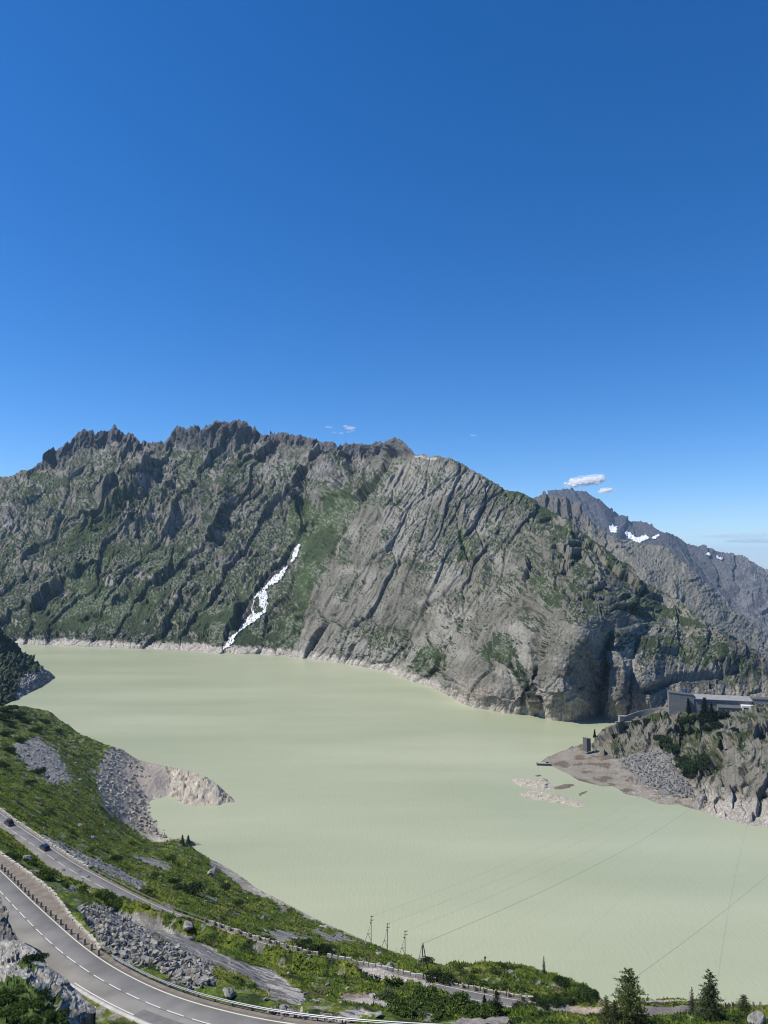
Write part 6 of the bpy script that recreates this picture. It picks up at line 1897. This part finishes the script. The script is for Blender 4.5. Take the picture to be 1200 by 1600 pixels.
# ------------------------------------------------------------------ the long hotel on the headland
def build_hotel():
    M_wall = mat_plain('grey_render', (.17, .175, .165), .9, var=.18, scale=.25, bump=.2, bscale=3)
    M_roof = mat_plain('pale_roof_sheet', (.25, .245, .23), .7, var=.15, scale=.3)
    M_white = mat_plain('white_render', (.62, .62, .60), .85, var=.1, scale=.4)
    M_dark = mat_plain('dark_roof', (.085, .09, .095), .8, var=.2, scale=.4)
    M_pane = mat_gloss('dark_pane', (.02, .022, .026), .1)
    M_frame = mat_plain('window_frame', (.45, .44, .42), .7, var=.1)
    o = Vector(at_y(1045.5, 1114, 800))
    root = empty('mountain_hotel', o, R(-15))
    tag(root, 'long low grey hotel with a windowless block at its left end on the rocky headland', 'building')
    k = 800 / FPX * 1.005                       # metres per photo pixel at the building
    def box(name, x0, x1, y0, y1, z0, z1, m, parent=root):
        bm = bmesh.new()
        add_box(bm, ((x0 + x1) / 2, (y0 + y1) / 2, (z0 + z1) / 2), (x1 - x0, y1 - y0, z1 - z0))
        return bm_obj(name, bm, m, parent)
    # local x runs along the front, y into the building
    bm = bmesh.new()
    add_prism(bm, [(0, -14), (26, -14), (26, 20.0), (0, 22.2)], 0, 11, 'y')
    bm_obj('block', bm, M_wall, root)
    bm = bmesh.new()
    add_prism(bm, [(-.4, 22.25), (26.4, 20.05), (26.4, 20.5), (-.4, 22.7)], -.4, 11.4, 'y')
    bm_obj('block_roof', bm, M_dark, root)
    box('wing', 26.01, 84, .8, 14, -14, 16.4, M_wall)
    bm = bmesh.new()
    add_prism(bm, [(-.6, 16.45), (14.6, 19.2), (14.6, 19.6), (-.6, 16.95)], 26.5, 84.5, 'x')
    bm_obj('roof', bm, M_roof, root)
    for i in range(15):
        f = box('window', 29 + i * 3.5, 30.7 + i * 3.5, .62, .84, 12.6, 14.4, M_frame)
        box('pane', 29.2 + i * 3.5, 30.5 + i * 3.5, .56, .70, 12.8, 14.2, M_pane, f)
    box('front_wing', 49, 72, -6, .79, -14, 9.5, M_wall)
    bm = bmesh.new()
    add_prism(bm, [(-6.6, 9.55), (.7, 11.6), (.7, 12.0), (-6.6, 10.0)], 48.6, 72.4, 'x')
    bm_obj('front_roof', bm, M_dark, root)
    for r_ in (1.8, 5.8):
        for i in range(4):
            x = 52.5 + i * 4.9
            f = box('window', x, x + 2.4, -6.16, -5.98, r_, r_ + 2.2, M_frame)
            box('pane', x + .2, x + 2.2, -6.24, -6.1, r_ + .2, r_ + 2.0, M_pane, f)
    box('entrance_block', 72.6, 86, -7.5, .75, -12, 13, M_white)
    f = box('entrance_opening', 74, 78.6, -7.7, -7.4, 3.5, 11, M_pane)
    f = box('window', 81, 84, -7.7, -7.45, 5, 9, M_frame)
    box('pane', 81.3, 83.7, -7.8, -7.6, 5.3, 8.7, M_pane, f)
    box('tower', 85, 103, 1.2, 15, -14, 18.5, M_wall)
    box('tower_roof', 84.6, 103.4, .8, 15.4, 18.55, 19.4, M_dark)
    for i in range(4):
        f = box('window', 87.5 + i * 3.7, 89.5 + i * 3.7, 1.02, 1.24, 12.5, 15, M_frame)
        box('pane', 87.7 + i * 3.7, 89.3 + i * 3.7, .95, 1.1, 12.7, 14.8, M_pane, f)
    # scaffold and masts behind the windowless block
    M_blue = mat_plain('blue_netting', (.12, .26, .42), .8, var=.15)
    p = Vector(at_y(1070, 1090, 816))
    sc = empty('roof_scaffold', p, R(-15))
    tag(sc, 'small blue scaffold with two thin masts rising behind the windowless block', 'scaffold')
    for x, h in ((1.5, 26), (5.5, 23)):
        bm = bmesh.new(); add_tube(bm, [(x, 0, -12), (x, 0, h - 6)], [.5, .3], 6); bm_obj('mast', bm, M_dsteel, sc)
    bm = bmesh.new()
    for x in (-3, 0, 3): add_tube(bm, [(x, 0, -12), (x, 0, 11)], .18, 5)
    for z in (2, 5, 8, 10.6): add_tube(bm, [(-3, 0, z), (3, 0, z)], .15, 5)
    bm_obj('frame', bm, M_steel, sc)
    bm = bmesh.new(); add_box(bm, (0, .4, 7.5), (5.6, .2, 4.5)); bm_obj('netting', bm, M_blue, sc)


build_hotel()


def build_dam():
    M_dam = mat_plain('dam_concrete', (.215, .205, .18), .9, var=.25, scale=.2, bump=.3, bscale=2)
    L = chaikin(np.array([at_y(a, b, y) for a, b, y in ((1048, 1106.5, 812), (1036, 1106.5, 816), (1022, 1108, 818), (1008, 1110.5, 818), (996, 1113.5, 816), (986, 1117, 812), (977, 1121, 806))]), 2)
    root = empty('dam_wall', L[0])
    tag(root, 'curved grey concrete dam wall reaching left from the hotel to the water', 'dam')
    n = len(L); Sd = side(L)
    if Sd[0, 1] < 0: Sd = -Sd
    V = np.stack([L + [0, 0, -14] - Sd * 2, L - Sd * .2, L + Sd * 3, L + [0, 0, -14] + Sd * 3], 1) - L[0]
    V = np.concatenate([V, V[:, :1]], 1)
    link('wall', raw_mesh('wall', V.reshape(-1, 3), grid_faces(n, 5), 4, None, False), M_dam, root)
    V = np.stack([L + [0, 0, .02], L + [0, 0, 1.1], L + Sd * .5 + [0, 0, 1.1], L + Sd * .5 + [0, 0, .02], L + [0, 0, .02]], 1) - L[0]
    link('parapet', raw_mesh('parapet', V.reshape(-1, 3), grid_faces(n, 5), 4, None, False), M_wallst, root)
    p = L[-1] - L[0]
    bm = bmesh.new(); add_box(bm, (p[0] - 3.2, p[1] + .5, p[2] - 3.5), (7.5, 6, 9.5)); bm_obj('gate_house', bm, M_gran, root)
    bm = bmesh.new(); add_box(bm, (p[0] - 3.2, p[1] + .5, p[2] + 1.55), (8.2, 6.6, .5)); bm_obj('gate_roof', bm, M_dam, root)
    q = Vector(at_y(976, 1128.5, 795))
    bm = bmesh.new(); add_box(bm, (0, 0, 0), (20, 3, 1.2)); add_box(bm, (4, 0, -2.2), (9, 2.6, 3.2))
    bm2 = bm
    o = bm_obj('terrace_wall', bm2, M_dam, None, q); tag(o, 'short pale terrace wall below the end of the curved dam wall', 'wall')
    # stone hut at the waterline
    h = Vector(at_y(917, 1167, 752))
    root = empty('stone_hut', h, R(28))
    root.scale = (.7, .7, .7)
    tag(root, 'small dark stone hut with a slanting roof on the shore of the headland', 'hut')
    bm = bmesh.new(); add_prism(bm, [(-4, -6), (4, -6), (4, 12.0), (-4, 13.4)], -4, 4, 'y'); bm_obj('walls', bm, mat_plain('dark_stone', (.11, .105, .095), .9, var=.3, scale=.8), root)
    bm = bmesh.new(); add_prism(bm, [(-4.5, 13.5), (4.5, 12.0), (4.5, 12.5), (-4.5, 14.0)], -4.5, 4.5, 'y'); bm_obj('roof', bm, M_dam, root)
    bm = bmesh.new(); add_box(bm, (-1, -4.02, 3.2), (2, .2, 3.6)); bm_obj('door', bm, M_dsteel, root)
    bm = bmesh.new(); add_box(bm, (1.8, -4.02, 8), (1.2, .2, 1.5)); bm_obj('window', bm, M_dsteel, root)
    # moored raft
    r_ = Vector(at_y(849.5, 1195.5, shore_y(849.5, 1195.5)))
    root = empty('work_raft', r_, R(-8))
    tag(root, 'dark flat work raft moored at the tip of the sandy spit', 'raft')
    bm = bmesh.new(); add_prism(bm, [(-7, .9), (-6.2, -.5), (6.2, -.5), (7, .9), (6.6, 2.0), (-6.6, 2.0)], -2.6, 2.6, 'y'); bm_obj('hull', bm, M_dsteel, root)
    bm = bmesh.new(); add_box(bm, (0, 0, 2.08), (12.6, 4.8, .14)); bm_obj('deck', bm, M_wood_l, root)
    bm = bmesh.new(); add_box(bm, (3.5, 0, 2.7), (3.2, 2.2, 1.1), None, .9); bm_obj('locker', bm, M_dsteel, root)


build_dam()


# ------------------------------------------------------------------ rock islets
def islet(poly, hgt, label, col, seed, streak=.4):
    poly = chaikin(np.array([(a, b, 0) for a, b in poly + poly[:1]], float), 2)[:, :2]
    W_ = at_y(poly[:, 0], poly[:, 1], shore_y(poly[:, 0], poly[:, 1]))
    c = W_.mean(0)
    x0, x1 = W_[:, 0].min(), W_[:, 0].max(); y0, y1 = W_[:, 1].min(), W_[:, 1].max()
    nx, ny = 150, 90
    X, Y = np.meshgrid(np.linspace(x0, x1, nx), np.linspace(y0, y1, ny))
    ins = in_poly(X, Y, W_[:, :2])
    d, _ = seg_dist(X, Y, W_[:, :2])
    d = np.where(ins, d, -d)
    d = d + 1.2 * fbm(X / 5, Y / 5, seed, 3)
    w = max(2.5, np.sqrt((x1 - x0) * (y1 - y0)) * .16)
    f1, e1 = facet(X / 7, Y / 5, seed + 1, 1.3); f2, _ = facet(X / 2.4, Y / 2.0, seed + 2, 1.3)
    Z = hgt * np.clip(d / w, -1, 1) * (.75 + .5 * f1) + .14 * f2 * (d > 0)
    Z = np.where(d <= 0, np.minimum(d * .5, 0) - .02, Z)
    P = np.stack([X, Y, Z], -1)
    C = np.empty(X.shape + (3,), f4); C[:] = col
    n = fbm(X / 4, Y / 1.6, seed + 5, 4)
    C *= (1 + streak * n + .15 * perlin(X * 1.3, Y * 1.3, seed + 6))[..., None]
    C = mixc(C, (.10, .09, .08), sst(.25, .6, n) * .5)
    keep = (Z[:-1, :-1] > -.5) | (Z[1:, 1:] > -.5)
    F = grid_faces(ny, nx).reshape(ny - 1, nx - 1, 4)[keep]
    ids, inv = np.unique(F, return_inverse=True)
    me = raw_mesh('rock_islet', P.reshape(-1, 3)[ids], inv.reshape(-1, 4), 4, np.clip(C, .02, .7).reshape(-1, 3)[ids])
    o = link('rock_islet', me, M_rock)
    tag(o, label, 'rock islet')


islet([(799, 1217), (815, 1217), (832, 1218), (845, 1215), (856, 1220), (866, 1229), (857, 1235), (838, 1233), (820, 1231), (806, 1225)], 1.7, 'pale streaked rock islet nearest the tip of the sandy spit', (.37, .34, .27), 11, .5)
islet([(864, 1231), (876, 1226), (890, 1224), (898, 1226), (893, 1230), (882, 1233), (868, 1234)], .7, 'low smooth brown islet between the pale islet and the spit', (.15, .12, .095), 12, .2)
islet([(838, 1219), (848, 1215), (858, 1220), (854, 1223), (844, 1222)], 1.0, 'tiny brown rock hump behind the pale streaked islet', (.16, .125, .10), 13, .2)
islet([(810, 1241), (822, 1236), (840, 1235), (858, 1237), (872, 1241), (888, 1246), (905, 1250), (920, 1260), (917, 1263), (900, 1261), (880, 1257), (855, 1253), (832, 1249), (817, 1245)], 1.5, 'long low pale rock islet farthest out in the lake', (.37, .335, .26), 14, .5)
islet([(903, 1241), (911, 1237), (919, 1235), (917, 1238), (911, 1242), (906, 1244)], .5, 'thin dark sliver of rock between the long islet and the spit', (.14, .12, .10), 15, .2)
islet([(835, 1213), (841, 1210), (846, 1211), (843, 1214)], .5, 'smallest dark rock just left of the spit tip below the raft', (.12, .105, .09), 16, .2)


# ------------------------------------------------------------------ clouds, far beyond the haze
def cloud_mat():
    m, nt, p = mat_new('cloud_white')
    p.inputs['Base Color'].default_value = (.93, .93, .93, 1); p.inputs['Roughness'].default_value = 1; p.inputs['Specular IOR Level'].default_value = 0
    tr = nt.nodes.new('ShaderNodeBsdfTranslucent'); tr.inputs['Color'].default_value = (.95, .95, .95, 1)
    mx = nt.nodes.new('ShaderNodeMixShader'); mx.inputs[0].default_value = .5
    nt.links.new(p.outputs[0], mx.inputs[1]); nt.links.new(tr.outputs[0], mx.inputs[2])
    nt.links.new(mx.outputs[0], nt.nodes['Material Output'].inputs['Surface'])
    return m


def cloud(blobs, Yc, label, dens, seed, solid=False):
    """puffs given by photo pixel and radius in pixels"""
    m = bpy.data.materials.new('cloud_vapour'); m.use_nodes = True
    nt = m.node_tree; nt.nodes.remove(nt.nodes['Principled BSDF'])
    v = nt.nodes.new('ShaderNodeVolumePrincipled')
    v.inputs['Color'].default_value = (1, 1, 1, 1); v.inputs['Density'].default_value = dens; v.inputs['Anisotropy'].default_value = 0.0
    nt.links.new(v.outputs[0], nt.nodes['Material Output'].inputs['Volume'])
    base = list(blobs)
    if solid:
        m = cloud_mat()
        blobs = [(a + r.uniform(-.9, .9) * c, b + r.uniform(-.8, .8) * d, c * r.uniform(.25, .5), d * r.uniform(.25, .5)) for r in [random.Random(seed)] for a, b, c, d in blobs for _ in range(6)] + [(a, b, c * .8, d * .75) for a, b, c, d in blobs]
    rnd = np.random.default_rng(seed)
    bm = bmesh.new()
    bmesh.ops.create_icosphere(bm, subdivisions=4, radius=1.0)
    V0 = np.array([q.co[:] for q in bm.verts]); F0 = np.array([[q.index for q in f.verts] for f in bm.faces]); bm.free()
    k = Yc / FPX
    VV, FF = [], []; off = 0
    for px, py, rx, ry in blobs:
        n = perlin(V0[:, 0] * 1.6 + px, V0[:, 2] * 1.6 + V0[:, 1] * 1.3, seed) * (.15 if solid else .35) + perlin(V0[:, 0] * 4 + px, V0[:, 2] * 4 + V0[:, 1] * 3, seed + 1) * (.12 if solid else .22)
        if solid:      # puffs tilted back, shaped so the side in view catches the sun
            q = V0 * (1 + n[:, None])
            lean = np.stack([q[:, 0] * rx, q[:, 2] * ry * 1.15 - q[:, 1] * ry * .25, q[:, 2] * ry + q[:, 1] * ry * .28], -1) * k
        else:
            lean = V0 * (1 + n[:, None]) * [rx * k, rx * k * .7, ry * k]
        V = lean + at_y(px, py, Yc + (rnd.uniform(-.3, .3) * rx * k if not solid else (blobs[-1][1] - py) * k * 1.1 + rnd.uniform(-.2, .2) * ry * k))
        VV.append(V); FF.append(F0 + off); off += len(V)
    me = raw_mesh('cloud', np.concatenate(VV), np.concatenate(FF), 3, None)
    o = tag(link('cloud', me, m), label, 'cloud')
    if solid:
        VV, FF, off = [], [], 0
        for px, py, rx, ry in base:
            n = perlin(V0[:, 0] * 2 + px, V0[:, 2] * 2 + V0[:, 1] * 1.3, seed + 9) * .3 + perlin(V0[:, 0] * 5 + px, V0[:, 2] * 5 + V0[:, 1] * 3, seed + 4) * .2
            VV.append(V0 * (1 + n[:, None]) * [rx * k * 1.25, ry * k * 1.6, ry * k * 1.3] + at_y(px, py, Yc)); FF.append(F0 + off); off += len(V0)
        mv = bpy.data.materials.new('cloud_vapour'); mv.use_nodes = True
        nt = mv.node_tree; nt.nodes.remove(nt.nodes['Principled BSDF'])
        v = nt.nodes.new('ShaderNodeVolumePrincipled'); v.inputs['Color'].default_value = (1, 1, 1, 1); v.inputs['Density'].default_value = .0016
        nt.links.new(v.outputs[0], nt.nodes['Material Output'].inputs['Volume'])
        link('vapour_fringe', raw_mesh('vapour_fringe', np.concatenate(VV), np.concatenate(FF), 3, None), mv, o)


YC = 60000.0
cloud([(892, 757, 9, 4), (902, 754, 12, 6), (913, 752, 12, 6.5), (924, 750, 12, 6.5), (934, 749, 9, 6), (940, 747, 4.5, 5)], YC, 'bright white puffy cloud just above the far right peak', .005, 5, True)
cloud([(941, 768, 5, 3), (947, 766, 8, 3.6), (953, 765, 5, 2.6)], 42000.0, 'smaller white cloud right of the puffy one beside the far peak', .005, 6, True)
cloud([(540, 666, 4, 2.2), (547, 669, 8, 2.6), (551, 673, 4, 1.6)], YC, 'small wispy cloud above the middle of the main ridge', .0022, 7)
cloud([(512, 667, 4, 1.4), (516, 668, 4, 1.3)], YC, 'faint leftmost cloud wisp above the main ridge', .0018, 8)
cloud([(533, 677, 4, 2.0), (545, 675, 4, 1.6), (522, 676, 4, 1.6)], YC, 'faint low cloud wisp under the small wispy cloud', .0012, 9)
cloud([(738, 680, 4, 1.6), (742, 681, 3, 1.2)], YC, 'lone tiny cloud wisp above the slope of the dome', .0012, 10)
cloud([(1150, 838, 60, 3.0), (1190, 845, 60, 4), (1180, 835, 50, 2.0)], YC, 'thin pale cloud streak low at the right edge', .00012, 11)
cloud([(1080, 805, 40, 1.3), (1120, 800, 40, 1.3), (1170, 793, 40, 1.3)], YC, 'very thin cloud streak above the right ridge', .0001, 12)

# ------------------------------------------------------------------ the air
def build_haze():
    m = bpy.data.materials.new('haze_air')
    m.use_nodes = True
    nt = m.node_tree
    nt.nodes.remove(nt.nodes['Principled BSDF'])
    v = nt.nodes.new('ShaderNodeVolumePrincipled')
    v.inputs['Color'].default_value = (0.48, 0.70, 1.0, 1)
    v.inputs['Density'].default_value = 2.3e-5
    v.inputs['Anisotropy'].default_value = 0.0
    nt.links.new(v.outputs[0], nt.nodes['Material Output'].inputs['Volume'])
    bm = bmesh.new()
    add_box(bm, (0, 18000, 377), (62000, 56000, 1600))
    o = bm_obj('haze', bm, m)
    tag(o, kind='stuff')


build_haze()
